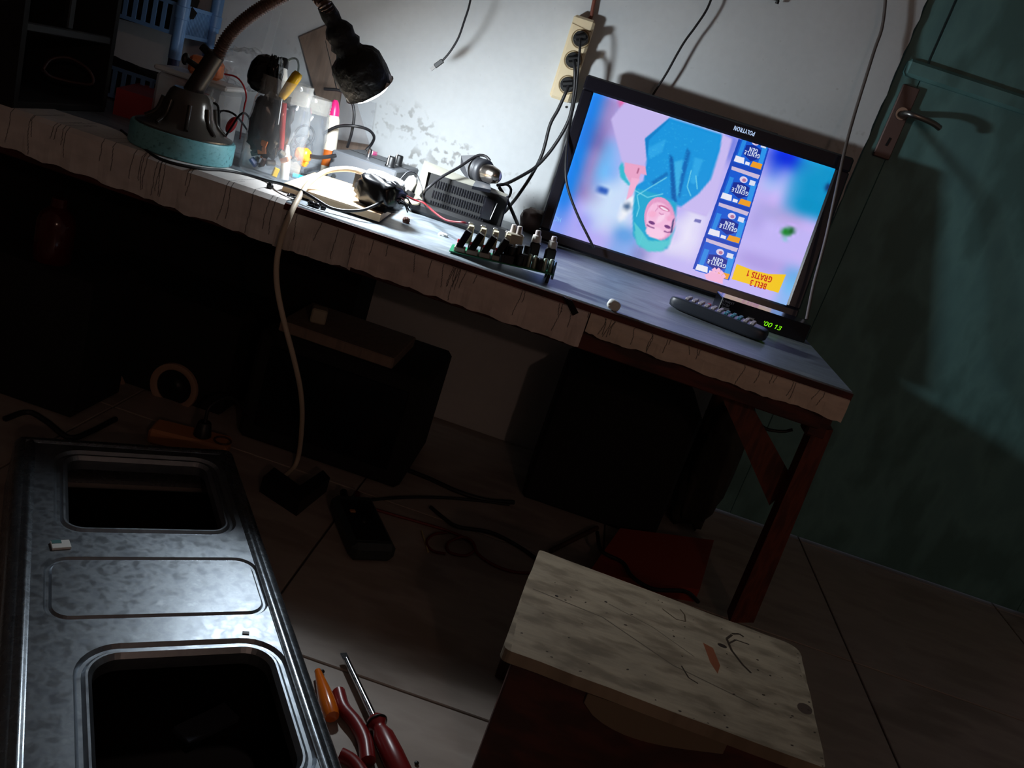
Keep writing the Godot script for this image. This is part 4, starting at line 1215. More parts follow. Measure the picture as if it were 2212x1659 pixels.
	one("acrylic_sheet", plate4(Vector3(-0.607,0.6698,0.048), Vector3(-0.5278,0.6723,0.048), Vector3(-0.5092,0.5863,0.085), Vector3(-0.5846,0.5746,0.085), 0.003), M.clear2, "grey translucent plastic sheet leaning on the wall under the lamp head", "sheet")
	one("steel_needle", rod(nst(), Vector3(-0.5819,0.6766,0.16), Vector3(-0.6392,0.7629,0.13), 0.0013, 8, 0.0008), M.steel, "thin steel needle standing up in front of the plank", "needle")
	var cl := nst()
	tube(cl, [Vector3(-0.5891,0.6754,0.22), Vector3(-0.5563,0.6819,0.22), Vector3(-0.5323,0.6728,0.22), Vector3(-0.5182,0.6485,0.22), Vector3(-0.5153,0.612,0.215), Vector3(-0.5215,0.5784,0.2)], 0.003)
	one("black_lead", cl, M.rubber, "thick black lead arching above the rear jar and pink cap", "cable")
	var cl2 := nst()
	tube(cl2, [Vector3(-0.5623,0.5952,0.24), Vector3(-0.5379,0.616,0.24), Vector3(-0.5063,0.6269,0.24), Vector3(-0.4828,0.627,0.22), Vector3(-0.4728,0.6159,0.2), Vector3(-0.4798,0.5971,0.18), Vector3(-0.488,0.5819,0.18)], 0.003)
	one("black_lead", cl2, M.rubber, "black lead looping over the back of the grey metal box", "cable")
	# orange clip and black cables next to the front jar
	var oc := wthing("orange_connector", "orange plastic connector lying to the right of the front jar", "connector", Vector3(-0.606,0.515,0.191))
	var od := nst()
	var oa := Vector3(-0.5519,0.5602,0.4)
	var ob := Vector3(-0.5273,0.5637,0.4)
	lathe(od, v2([0, 0, 0.011, 0, 0.013, 0.004, 0.012, 0.008, 0.0135, 0.012, 0.0135, 0.02, 0.009, 0.026, 0, 0.026]), Transform3D(along(ob - oa), oa), 14, 0.2)
	obj("housing", od, M.orange, oc)
	obj("latch", box(nst(), Vector3(-0.5337,0.5487,0.4), Vector3(0.012, 0.012, 0.012), Basis(Vector3.BACK, -0.4), 0.002), M.orange, oc)
	obj("lead", tube(nst(), [ob, Vector3(-0.5212,0.5619,0.36), Vector3(-0.5183,0.5632,0.31), Vector3(-0.5115,0.5668,0.296)], 0.004), M.rubber, oc)
	var kc := nst()
	tube(kc, [Vector3(-0.5667,0.519,0.2852), Vector3(-0.5709,0.519,0.2054), Vector3(-0.5894,0.519,0.0717), Vector3(-0.601,0.519,-0.0394)], 0.004)
	one("black_lead", kc, M.rubber, "black lead lying between the orange connector and the grey box", "cable")
	var cy := nst()
	rod(cy, Vector3(-0.5515,0.52,0.3953), Vector3(-0.5233,0.52,0.3898), 0.005, 10, 0.004, 0.001)
	one("cyan_pen", cy, M.cyan, "cyan pen stub lying behind the plywood board", "pen")
	# grey metal box with knobs
	var ps := wthing("grey_metal_box", "dusty grey metal project box with black knobs on top", "project box", Vector3(-0.46, 0.515, 0.2))
	var pa := Vector3(-0.5251,0.575,0.2819)
	var pb := Vector3(-0.3881,0.575,0.2921)
	var mid := (pa + pb) * 0.5
	var px := Vector3(pb.x - pa.x, 0, pb.z - pa.z)
	var yaw := -atan2(px.z, px.x)
	var wd := px.length()
	var bz := Basis(Vector3.UP, yaw)
	var front := Vector3(mid.x, 0.515, mid.z)
	obj("body", box(nst(), front + bz * Vector3(0, 0.0305, -0.048), Vector3(wd, 0.059, 0.096), bz, 0.003), M.grey_metal, ps)
	obj("rear_cover", box(nst(), front + bz * Vector3(-0.006, 0.03, -0.137), Vector3(wd - 0.004, 0.058, 0.08), bz, 0.003), M.grey_metal, ps)
	obj("seam", box(nst(), front + bz * Vector3(0, 0.0602, -0.085), Vector3(wd * 0.96, 0.001, 0.003), bz), M.black_matt, ps)
	for q in [[0.043, -0.03], [0.036, -0.098]]:
		var kb := front + bz * Vector3(q[0], 0.06, q[1])
		var ko := obj("knob", lathe(nst(), v2([0, 0, 0.0105, 0, 0.0105, 0.003, 0.009, 0.004, 0.0082, 0.019, 0.007, 0.021, 0, 0.021]), Transform3D(Basis.IDENTITY, kb), 16, 0.3), M.black, ps)
		sub("pointer", box(nst(), kb + Vector3(-0.004, 0.012, 0.0085), Vector3(0.0014, 0.02, 0.002)), M.white, ko)
	obj("screw_post", rod(nst(), front + bz * Vector3(-0.015, 0.06, -0.06), front + bz * Vector3(-0.015, 0.078, -0.06), 0.0055, 14, -1.0, 0.001), M.chrome, ps)
	obj("jack", rod(nst(), front + bz * Vector3(0.005, 0.034, -0.004), front + bz * Vector3(0.005, 0.034, 0.008), 0.0065, 14), M.steel, ps)
	obj("jack", rod(nst(), front + bz * Vector3(-0.052, 0.012, -0.004), front + bz * Vector3(-0.052, 0.012, 0.006), 0.004, 12), M.steel, ps)
	# white crumpled thing between box and soldering station
	var cr := wthing("lamp_socket", "small greyish plastic socket between the metal box and soldering station", "socket", Vector3(-0.3812,0.515,0.1451))
	obj("shell", lump(nst(), Vector3(-0.362,0.5543,0.27), Vector3(0.012, 0.019, 0.012), Basis(Vector3.BACK, -0.3), 0.8, 0.3), mat(c8(190, 186, 180), 0.5), cr)
	obj("band", lathe(nst(), v2([0.012, -0.005, 0.0135, -0.004, 0.0135, 0.004, 0.012, 0.005]), Transform3D(Basis(Vector3.BACK, -0.3), Vector3(-0.3543,0.5407,0.27)), 16), M.black, cr)
	obj("foot", lump(nst(), Vector3(-0.357,0.525,0.2375), Vector3(0.012, 0.01, 0.012), Basis.IDENTITY, 0.7), mat(c8(150, 145, 140), 0.5), cr)
	# plywood board with the taped motor
	var bf := [Vector3(-0.5012,0.531,0.5735), Vector3(-0.3329,0.531,0.5609), Vector3(-0.3554,0.531,0.3313), Vector3(-0.527,0.531,0.3488)]
	one("plywood_board", slab(nst(), bf, 0.5185, 0.0125), M.plywood, "small bare plywood board carrying the taped motor", "board")
	var mt := wthing("taped_motor", "round motor wrapped in black tape on the plywood board", "motor", Vector3(-0.3577,0.531,0.5265))
	var mc := Vector3(-0.3547,0.531,0.5339) + Vector3(0, 0.028, -0.022)
	obj("wrapped_body", lump(nst(), mc, Vector3(0.041, 0.028, 0.034), Basis(Vector3.UP, -0.35), 0.62, 0.18, 28, 16, 21), M.tape, mt)
	obj("silver_cover", lump(nst(), mc + Vector3(-0.001, 0.0115, -0.006), Vector3(0.037, 0.0215, 0.029), Basis(Vector3.UP, -0.35), 0.75, 0.2, 24, 14, 22), mat(c8(196, 196, 198), 0.35, 0.3), mt)
	obj("metal_tab", box(nst(), mc + Vector3(-0.046, 0.004, -0.01), Vector3(0.014, 0.024, 0.002), Basis(Vector3.UP, 0.2)), M.steel, mt)
	var fr := nst()
	for k in 7:
		var e := mc + Vector3(0.034, rng.randf_range(-0.018, 0.01), rng.randf_range(-0.005, 0.02))
		tube(fr, [e, e + Vector3(0.014, rng.randf_range(-0.006, 0.008), rng.randf_range(0, 0.01)), e + Vector3(0.022, -0.008, rng.randf_range(0, 0.014))], 0.0012, 6)
	obj("wire_ends", fr, M.rubber, mt)
	var rw := nst()
	tube(rw, [mc + Vector3(0.03, 0.012, -0.015), Vector3(-0.3348,0.5583,0.44), Vector3(-0.3181,0.5486,0.4), Vector3(-0.3002,0.5492,0.4), Vector3(-0.2696,0.5453,0.44), Vector3(-0.239,0.543,0.47), Vector3(-0.206,0.5517,0.49), Vector3(-0.2049,0.545,0.4472)], 0.0019)
	one("red_wire", rw, mat(c8(104, 14, 24), 0.45), "red wire running from the taped motor to the circuit board", "wire")
	var ww := nst()
	tube(ww, [mc + Vector3(0.034, -0.002, 0.0), Vector3(-0.3435,0.5678,0.46), Vector3(-0.3399,0.586,0.45), Vector3(-0.3337,0.5985,0.44), Vector3(-0.3242,0.5972,0.42), Vector3(-0.3117,0.5842,0.42), Vector3(-0.3001,0.5621,0.42), Vector3(-0.3343,0.515,0.2158)], 0.0011)
	one("thin_wire", ww, M.dark_grey, "thin grey wire arching up in front of the soldering station", "wire")
	var rg := nst()
	torus(rg, Vector3(-0.3333,0.535,0.3371), 0.0105, 0.0042, Basis(Vector3.BACK, 0.1), 22)
	one("cream_washer", rg, M.cream, "cream plastic ring at the plywood board's right end", "ring")
	# cables over the front edge
	var bc := nst()
	tube(bc, [Vector3(-0.8204,0.518,0.5161), Vector3(-0.7472,0.518,0.5868), Vector3(-0.6732,0.518,0.6475), Vector3(-0.6228,0.519,0.6235), Vector3(-0.6065,0.519,0.5739), Vector3(-0.5797,0.519,0.5419), Vector3(-0.5385,0.521,0.5412), Vector3(-0.5,0.5302,0.58), Vector3(-0.4607,0.5334,0.6), Vector3(-0.4281,0.5293,0.61), Vector3(-0.4069,0.5234,0.605), Vector3(-0.3841,0.5245,0.595), Vector3(-0.3588,0.533,0.58), mc + Vector3(0.012, -0.012, 0.034)], 0.0027)
	one("mains_cable", bc, M.rubber, "black cable from the lamp base along the table's front edge", "cable")
	var gc := nst()
	tube(gc, [mc + Vector3(-0.012, 0.02, -0.012), Vector3(-0.408,0.5797,0.5), Vector3(-0.4329,0.5745,0.51), Vector3(-0.4527,0.5634,0.53), Vector3(-0.4601,0.5449,0.57), Vector3(-0.4566,0.5234,0.615), Vector3(-0.4533,0.4968,0.648), Vector3(-0.4561,0.4568,0.655), Vector3(-0.4535,0.4148,0.655), Vector3(-0.4437,0.3735,0.65), Vector3(-0.4235,0.3211,0.64), Vector3(-0.4019,0.253,0.61), Vector3(-0.3885,0.1832,0.57), Vector3(-0.386,0.1006,0.52), Vector3(-0.3881,0.006,0.4849), Vector3(-0.3897,0.004,0.5739)], 0.0046, 10)
	one("beige_cord", gc, M.beige_cable, "beige cord arching from the taped motor down to the floor", "cord")
	for q in [[632, 424, 0.0], [672, 438, 0.0], [690, 446, 0.0]]:
		pass
	var bt := nst()
	lump(bt, Vector3(-0.4383,0.519,0.6012), Vector3(0.007, 0.005, 0.005))
	lump(bt, Vector3(-0.4291,0.519,0.6024), Vector3(0.006, 0.005, 0.005))
	lump(bt, Vector3(-0.4191,0.518,0.5981), Vector3(0.005, 0.004, 0.004))
	one("black_beads", bt, M.black_gloss, "row of glossy black drops under the plywood board's front edge", "bead")
	one("black_ring", torus(nst(), Vector3(-0.477,0.518,0.5901), 0.006, 0.0022, Basis(Vector3.RIGHT, 0.3), 16), M.black_gloss, "small glossy black ring at the plywood board's front corner", "ring")
	one("black_scrap", lump(nst(), Vector3(-0.5181,0.5215,0.5847), Vector3(0.005, 0.005, 0.004), Basis.IDENTITY, 0.8, 0.5), M.black, "tiny black scrap on the lit white paper", "scrap")
	one("brown_scrap", lump(nst(), Vector3(-0.3087,0.519,0.4688), Vector3(0.006, 0.006, 0.005), Basis(Vector3.BACK, 0.4), 0.8, 0.6), M.brown, "small dark brown scrap right of the plywood board", "scrap")
	one("white_crumb", lump(nst(), Vector3(-0.2381,0.517,0.4711), Vector3(0.008, 0.003, 0.005), Basis.IDENTITY, 0.8, 0.6), M.white, "white crumb on the table near the circuit board", "crumb")

# ---------------------------------------------------------------- right part of the table
func build_table_right() -> void:
	# soldering station
	var ss := wthing("soldering_station", "black soldering station with rows of slots in front and a beige top edge", "soldering station", Vector3(-0.25, 0.515, 0.23))
	var o0 := [Vector3(-0.348,0.5156,0.275), Vector3(-0.1611,0.5409,0.275), Vector3(-0.1686,0.5988,0.275), Vector3(-0.3447,0.6104,0.275)]
	var o1 := [Vector3(-0.3201,0.5222,0.31), Vector3(-0.1604,0.53,0.31), Vector3(-0.1694,0.5919,0.31), Vector3(-0.3248,0.5953,0.31)]
	for k in 4:
		o0[k].y = maxf(o0[k].y, 0.5165) if k > 1 else 0.5165
		o1[k].y = maxf(o1[k].y, 0.5165) if k > 1 else 0.5205
	var f: Vector3 = (o1[0] + o1[1]) * 0.5
	var ex: Vector3 = o1[1] - o1[0]
	var bz := Basis(Vector3.UP, -atan2(ex.z, ex.x))
	var w := ex.length()
	var hh: float = o1[3].y - o1[0].y
	var mid: Vector3 = (o0[0] + o0[1]) * 0.5
	obj("body", box(nst(), mid + Vector3(-0.012, 0.036, -0.045), Vector3(w * 0.72, 0.07, 0.09), Basis.IDENTITY, 0.004), M.dark_grey, ss)
	var fb := nst()
	for k in 4:
		var q := (k + 1) % 4
		quad(fb, o0[k], o0[q], o1[q], o1[k], (o0[k] + o0[q]) * 0.5 - (o0[0] + o0[2]) * 0.5 + Vector3(0, 0, 0.01))
	quad(fb, o0[0], o0[1], o0[2], o0[3], Vector3.FORWARD)
	obj("bevel", fb, mat(c8(128, 126, 116), 0.55), ss)
	obj("front_panel", box(nst(), f + bz * Vector3(0, hh * 0.5, -0.007), Vector3(w * 0.985, hh, 0.016), bz, 0.001), M.black_matt, ss)
	var sl := nst()
	for row in 3:
		for k in 24:
			box(sl, f + bz * Vector3(-w / 2 + 0.016 + k * 0.0049, hh * (0.78 - row * 0.27), 0.001), Vector3(0.0022, hh * 0.19, 0.003), bz)
	var slo := obj("grille", sl, M.black_gloss, ss)
	slo.set_meta("kind", "stuff")
	obj("socket_block", box(nst(), f + bz * Vector3(w * 0.3, hh * 0.6, 0.008), Vector3(0.022, hh * 0.6, 0.014), bz, 0.003), M.black_gloss, ss)
	obj("white_line", box(nst(), f + bz * Vector3(w * 0.375, hh * 0.6, 0.0156), Vector3(0.0012, hh * 0.45, 0.001), Basis(Vector3.BACK, -0.12) * bz), M.white, ss)
	# iron holder on it
	var ih := wthing("iron_holder", "round soldering-iron holder with a shiny metal end on the soldering station", "holder", Vector3(-0.2215,0.5797,0.25))
	var h0 := Vector3(-0.2373,0.624,0.26)
	var h1 := Vector3(-0.2134,0.6253,0.28)
	var hd := along(h1 - h0)
	obj("bracket", plate4(Vector3(-0.2846,0.6378,0.235), Vector3(-0.2506,0.6506,0.24), Vector3(-0.2482,0.5963,0.26), Vector3(-0.2763,0.6129,0.25), 0.012), M.dark_grey, ih)
	obj("collar", lathe(nst(), v2([0, -0.012, 0.021, -0.012, 0.024, -0.008, 0.024, 0.0, 0.021, 0.001, 0.021, 0.005, 0.0245, 0.006, 0.0245, 0.016, 0.021, 0.018, 0.017, 0.018, 0.017, 0.012, 0, 0.012]), Transform3D(hd, h0), 28, 0.3), M.dark_grey, ih)
	obj("metal_end", lathe(nst(), v2([0.0175, 0.012, 0.0175, 0.036, 0.0165, 0.041, 0.0155, 0.043, 0.014, 0.051, 0.009, 0.057, 0, 0.059]), Transform3D(hd, h0), 28, 0.7), mat(c8(170, 160, 152), 0.22, 1.0), ih)
	obj("clip", slab(nst(), [Vector3(-0.2225,0.604,0.3981), Vector3(-0.1929,0.604,0.3585), Vector3(-0.2112,0.604,0.2518), Vector3(-0.2374,0.604,0.2689)], 0.6, 0.006), M.grey_metal, ih)
	obj("lead", tube(nst(), [Vector3(-0.3543,0.519,0.1748), Vector3(-0.3161,0.5603,0.345), Vector3(-0.2953,0.5934,0.335), Vector3(-0.2727,0.6199,0.3), Vector3(-0.2564,0.6422,0.27), Vector3(-0.2454,0.652,0.262), Vector3(-0.2327,0.6532,0.26), Vector3(-0.2232,0.6481,0.262)], 0.0028), M.rubber, ih)
	var l2 := nst()
	tube(l2, [Vector3(-0.1977,0.5994,0.2), Vector3(-0.1736,0.5808,0.21), Vector3(-0.145,0.556,0.24), Vector3(-0.1272,0.542,0.27)], 0.0036)
	one("black_lead", l2, M.rubber, "black lead slanting down right of the soldering station", "cable")
	var l3 := nst()
	tube(l3, [Vector3(-0.202,0.6014,0.16), Vector3(-0.188,0.6044,0.15), Vector3(-0.1784,0.5959,0.14), Vector3(-0.1781,0.5819,0.14), Vector3(-0.1833,0.5721,0.14)], 0.0028)
	one("black_lead", l3, M.rubber, "small black lead loop beside the iron holder", "cable")
	# long black bar in front
	var bar := nst()
	var q0 := Vector3(-0.3213,0.515,0.3365)
	var q1 := Vector3(-0.2155,0.515,0.3383)
	var bm := (q0 + q1) * 0.5
	bbox(bar, Vector3(bm.x + 0.03, 0.5155, bm.z - 0.02), Vector3(0.2, 0.024, 0.04), -atan2(q1.z - q0.z, q1.x - q0.x), 0.007)
	one("black_bar", bar, M.black, "long black plastic bar in front of the soldering station", "bar")
	var blk := nst()
	bbox(blk, Vector3(-0.1981,0.515,0.2724) + Vector3(0, 0.0243, -0.03), Vector3(0.03, 0.022, 0.025), 0.3, 0.003)
	one("black_adapter", blk, M.black, "small black block on the black bar behind the circuit board", "adapter")
	var pu := nst()
	lump(pu, Vector3(-0.113, 0.54, 0.075), Vector3(0.034, 0.028, 0.03), Basis.IDENTITY, 0.8, 0.3, 20, 12, 3)
	one("shadow_blob", pu, mat(c8(78, 60, 54), 0.7), "brown pouch standing for shade against the wall left of the television", "blob")  # shadow left of the television, modelled as a brown lump
	# circuit board
	var A := Vector3(-0.2004,0.518,0.6033)
	var B := Vector3(-0.0275,0.532,0.5851)
	var cb := wthing("circuit_board", "green circuit board bristling with relays and capacitors", "circuit board", Vector3(A.x, 0.515, A.z))
	var pxv := (B - A).normalized()
	var pzv := Vector3(-pxv.z, 0, pxv.x).normalized()
	var pyv := pzv.cross(pxv).normalized()
	var pb := Basis(pxv, pyv, pzv)
	var plen := (B - A).length()
	var P := func(u: float, v: float, h: float) -> Vector3:
		return A + pb * Vector3(u * plen, h, -v)
	obj("board", box(nst(), P.call(0.5, 0.032, 0.0), Vector3(plen, 0.0018, 0.066), pb), M.pcb, cb)
	var ft := nst()
	for q in [[0.96, 0.006], [0.96, 0.058], [0.5, 0.058]]:
		var e: Vector3 = P.call(q[0], q[1], 0.0)
		rod(ft, Vector3(e.x, 0.5152, e.z), e, 0.003, 8)
	obj("standoff", ft, M.black, cb)
	for k in 4:
		var u := 0.065 + 0.118 * k * 1.02
		var sb := Basis(pzv, 0.32) 
		obj("driver_module", box(nst(), P.call(u + 0.045, 0.018, 0.022), Vector3(0.011, 0.033, 0.03), pb * Basis(Vector3.BACK, -0.35), 0.001), M.black_gloss, cb)
		obj("module_foot", box(nst(), P.call(u + 0.025, 0.012, 0.005), Vector3(0.018, 0.008, 0.02), pb, 0.001), mat(c8(150, 140, 126), 0.5), cb)
		obj("relay", box(nst(), P.call(u + 0.085, 0.042, 0.027), Vector3(0.009, 0.03, 0.014), pb, 0.0008), mat(c8(208, 200, 170), 0.5), cb)
		obj("metal_can", box(nst(), P.call(u + 0.07, 0.055, 0.03), Vector3(0.008, 0.03, 0.01), pb, 0.001), M.steel, cb)
		obj("pin", rod(nst(), P.call(u - 0.005, 0.006, 0.0), P.call(u - 0.005, 0.006, 0.016), 0.0016, 8), M.white, cb)
		obj("indicator", rod(nst(), P.call(u + 0.004, 0.008, 0.012), P.call(u + 0.004, 0.008, 0.021), 0.0026, 8), mat(c8(200, 40, 50), 0.3), cb)
		obj("pin", rod(nst(), P.call(u + 0.1, 0.02, 0.0), P.call(u + 0.1, 0.02, 0.02), 0.0013, 8), M.white, cb)
		var tr := nst()
		for j in 5:
			box(tr, P.call(u + 0.07, 0.01 + j * 0.0075, 0.0012), Vector3(0.014, 0.0008, 0.0025), pb)
		obj("solder_pads", tr, mat(c8(120, 180, 140), 0.4), cb)
	obj("clear_socket", box(nst(), P.call(0.57, 0.05, 0.03), Vector3(0.03, 0.03, 0.014), pb, 0.002), mat(c8(196, 188, 170), 0.4), cb)
	for q in [[0.545, 0.054], [0.6, 0.05]]:
		obj("clear_cap", rod(nst(), P.call(q[0], q[1], 0.044), P.call(q[0], q[1], 0.058), 0.0055, 10, 0.0045, 0.001), mat(c8(176, 166, 160), 0.3), cb)
	for q in [[0.535, 0.02, 0.03], [0.57, 0.014, 0.028], [0.63, 0.02, 0.032], [0.72, 0.045, 0.03], [0.92, 0.045, 0.032], [0.66, 0.01, 0.018], [0.5, 0.006, 0.014], [0.7, 0.015, 0.02], [0.86, 0.012, 0.02]]:
		var e: Vector3 = P.call(q[0], q[1], 0.0)
		obj("capacitor", rod(nst(), e, e + pyv * q[2], 0.0068, 14, -1.0, 0.001), M.black, cb)
	for q in [[0.78, 0.05, 0.038], [0.94, 0.046, 0.035]]:
		var e: Vector3 = P.call(q[0], q[1], q[2])
		obj("button_post", rod(nst(), e, e + pyv * 0.012, 0.008, 14, 0.0075, 0.001), mat(c8(206, 202, 196), 0.4), cb)
		obj("button_tip", rod(nst(), e + pyv * 0.011, e + pyv * 0.02, 0.0048, 12, 0.0045, 0.001), mat(c8(180, 172, 172), 0.3), cb)
		obj("post_block", box(nst(), e - pyv * 0.016, Vector3(0.017, 0.032, 0.017), pb, 0.002), M.black, cb)
	for q in [[0.8, 0.012], [0.9, 0.008], [0.75, 0.016], [0.96, 0.014]]:
		obj("metal_can", lathe(nst(), v2([0, 0, 0.0042, 0, 0.0042, 0.018, 0.003, 0.021, 0, 0.021]), Transform3D(pb, P.call(q[0], q[1], 0.001)), 12), mat(c8(150, 165, 150), 0.3, 0.6), cb)
	obj("blue_terminal", box(nst(), P.call(0.995, 0.012, 0.006), Vector3(0.004, 0.03, 0.016), pb, 0.001), mat(c8(90, 120, 160), 0.4), cb)
	obj("dark_part", box(nst(), P.call(0.56, 0.004, 0.008), Vector3(0.016, 0.014, 0.01), pb, 0.001), M.black, cb)
	# set-top box
	var s0 := Vector3(0.2843,0.515,0.3375)
	var s1 := Vector3(0.4631,0.515,0.3259)
	var sx := s1 - s0
	var sb2 := Basis(Vector3.UP, -atan2(sx.z, sx.x))
	var sw := sx.length()
	var sc := (s0 + s1) * 0.5
	var st2 := wthing("receiver_box", "black set-top receiver with a glowing green display under the television", "receiver", sc)
	obj("case", box(nst(), sc + sb2 * Vector3(0, 0.0185, -0.03), Vector3(sw, 0.035, 0.06), sb2, 0.0015), M.black_gloss, st2)
	var dm := glow(Color(0.55, 1.0, 0.08), 0.9)
	var dsp := Transform3D(sb2 * Basis(Vector3(1, 0, 0), Vector3(0.22, 1, 0), Vector3(0, 0, 1)), sc + sb2 * Vector3(0.019, 0.0135, 0.0006) - sc)
	sheet_text("display_digits", "'00 13", 0.0085, dsp, dm, st2, false, 0.036)
	var pm := mat(c8(104, 104, 112), 0.5)
	sheet_text("front_print", "KTNRLET", 0.004, Transform3D(sb2, sb2 * Vector3(-0.076, 0.030, 0.0004)), pm, st2, false, 0.022)
	sheet_text("front_print", "DOM", 0.005, Transform3D(sb2, sb2 * Vector3(-0.079, 0.0235, 0.0004)), pm, st2, false, 0.014)
	obj("front_logo", box(nst(), sc + sb2 * Vector3(-0.077, 0.0165, 0.0004), Vector3(0.015, 0.005, 0.0006), sb2), pm, st2)
	obj("front_logo", box(nst(), sc + sb2 * Vector3(-0.08, 0.0105, 0.0004), Vector3(0.007, 0.004, 0.0006), sb2), pm, st2)
	obj("front_logo", box(nst(), sc + sb2 * Vector3(-0.07, 0.0085, 0.0004), Vector3(0.004, 0.004, 0.0006), sb2), pm, st2)
	obj("card_slot", box(nst(), sc + sb2 * Vector3(-0.024, 0.0135, 0.0004), Vector3(0.013, 0.006, 0.0006), sb2), mat(c8(70, 70, 74), 0.4), st2)
	obj("slot_tongue", box(nst(), sc + sb2 * Vector3(-0.024, 0.014, 0.0009), Vector3(0.011, 0.002, 0.0006), sb2), mat(c8(170, 165, 165), 0.4), st2)
	# remote
	var ra := Vector3(0.1866,0.515,0.4248)
	var rb := Vector3(0.3506,0.515,0.4752)
	var rx := rb - ra
	var rbz := Basis(Vector3.UP, -atan2(rx.z, rx.x))
	var rl := rx.length() + 0.012
	var rc := (ra + rb) * 0.5 + rbz * Vector3(0, 0, -0.02)
	var rm := wthing("remote_control", "long black remote control with grey and cyan buttons in front of the receiver", "remote", Vector3(rc.x, 0.515, rc.z))
	var rp := PackedVector2Array()
	for k in 25:
		var t := PI * k / 24.0
		rp.append(Vector2(-cos(t) * rl * 0.5, 0.0))
	var body := nst()
	lump(body, Vector3(rc.x, 0.5275, rc.z), Vector3(rl * 0.5, 0.012, 0.027), rbz, 0.4, 0.0, 40, 12)
	obj("case", body, mat(c8(44, 48, 56), 0.4), rm)
	for row in 11:
		for k in 3:
			var col := mat(c8(168, 160, 166), 0.5) if row < 6 or row > 8 else mat(c8(60, 120, 140), 0.4)
			if row == 3 and k == 0:
				col = mat(c8(190, 70, 80), 0.5)
			if row in [6, 7] and k == 1:
				continue
			var q := Vector3(rc.x, 0.5405, rc.z) + rbz * Vector3(-rl * 0.5 + 0.03 + row * 0.0122, 0, -0.0125 + k * 0.0125)
			obj("button", box(nst(), q, Vector3(0.0075, 0.005, 0.008), rbz, 0.0015), col, rm)
	var bn := wthing("white_earpiece", "small white rounded plug on the table before the television", "plug", Vector3(0.0819,0.515,0.58))
	obj("body", lump(nst(), Vector3(0.0792,0.5235,0.6214), Vector3(0.011, 0.0085, 0.008), Basis(Vector3.BACK, -0.2), 0.7), M.white, bn)
	obj("tip", lump(nst(), Vector3(0.0709,0.528,0.6455), Vector3(0.0025, 0.002, 0.002)), M.white, bn)

# ---------------------------------------------------------------- the stripped stove
var sO := Vector3.ZERO
var sA := Vector3.ZERO
var sB := Vector3.ZERO

func sp(a: float, b: float, y: float) -> Vector3:
	return sO + sA * a + sB * b + Vector3(0, y, 0)

func rrect(a0: float, a1: float, b0: float, b1: float, r: float, n := 8) -> Array:
	var o := []
	for cn in [[a1 - r, b0 + r, -PI / 2], [a1 - r, b1 - r, 0.0], [a0 + r, b1 - r, PI / 2], [a0 + r, b0 + r, PI]]:
		for k in n + 1:
			var t: float = cn[2] + PI / 2 * k / n
			o.append(Vector2(cn[0] + cos(t) * r, cn[1] + sin(t) * r))
	return o

func loft(st: SurfaceTool, loops: Array, hs: Array, cap := false) -> void:
	for l in loops.size() - 1:
		var A: Array = loops[l]
		var B: Array = loops[l + 1]
		var n := A.size()
		for i in n:
			var j := (i + 1) % n
			var p0 := sp(A[i].x, A[i].y, hs[l])
			var p1 := sp(A[j].x, A[j].y, hs[l])
			var p2 := sp(B[j].x, B[j].y, hs[l + 1])
			var p3 := sp(B[i].x, B[i].y, hs[l + 1])
			var nn := (p1 - p0).cross(p3 - p0) + (p2 - p1).cross(p3 - p1)
			if nn.length() < 1e-12:
				continue
			nn = nn.normalized()
			if nn.y < 0.0:
				nn = -nn
			if absf(nn.y) < 0.05:
				var ctr := Vector3.ZERO
				for q in A:
					ctr += sp(q.x, q.y, hs[l])
				ctr /= n
				nn = nn if (nn.dot(p0 - ctr) > 0.0) == (hs[l + 1] < hs[l] and B[i].distance_to(A[i]) < 0.0 or l == 0 and false) else nn
			quad(st, p0, p1, p2, p3, nn)
	if cap:
		var e: Array = loops[-1]
		var c := Vector2.ZERO
		for q in e:
			c += q
		c /= e.size()
		for i in e.size():
			var j := (i + 1) % e.size()
			tri(st, sp(c.x, c.y, hs[-1]), sp(e[i].x, e[i].y, hs[-1]), sp(e[j].x, e[j].y, hs[-1]), Vector3.UP)

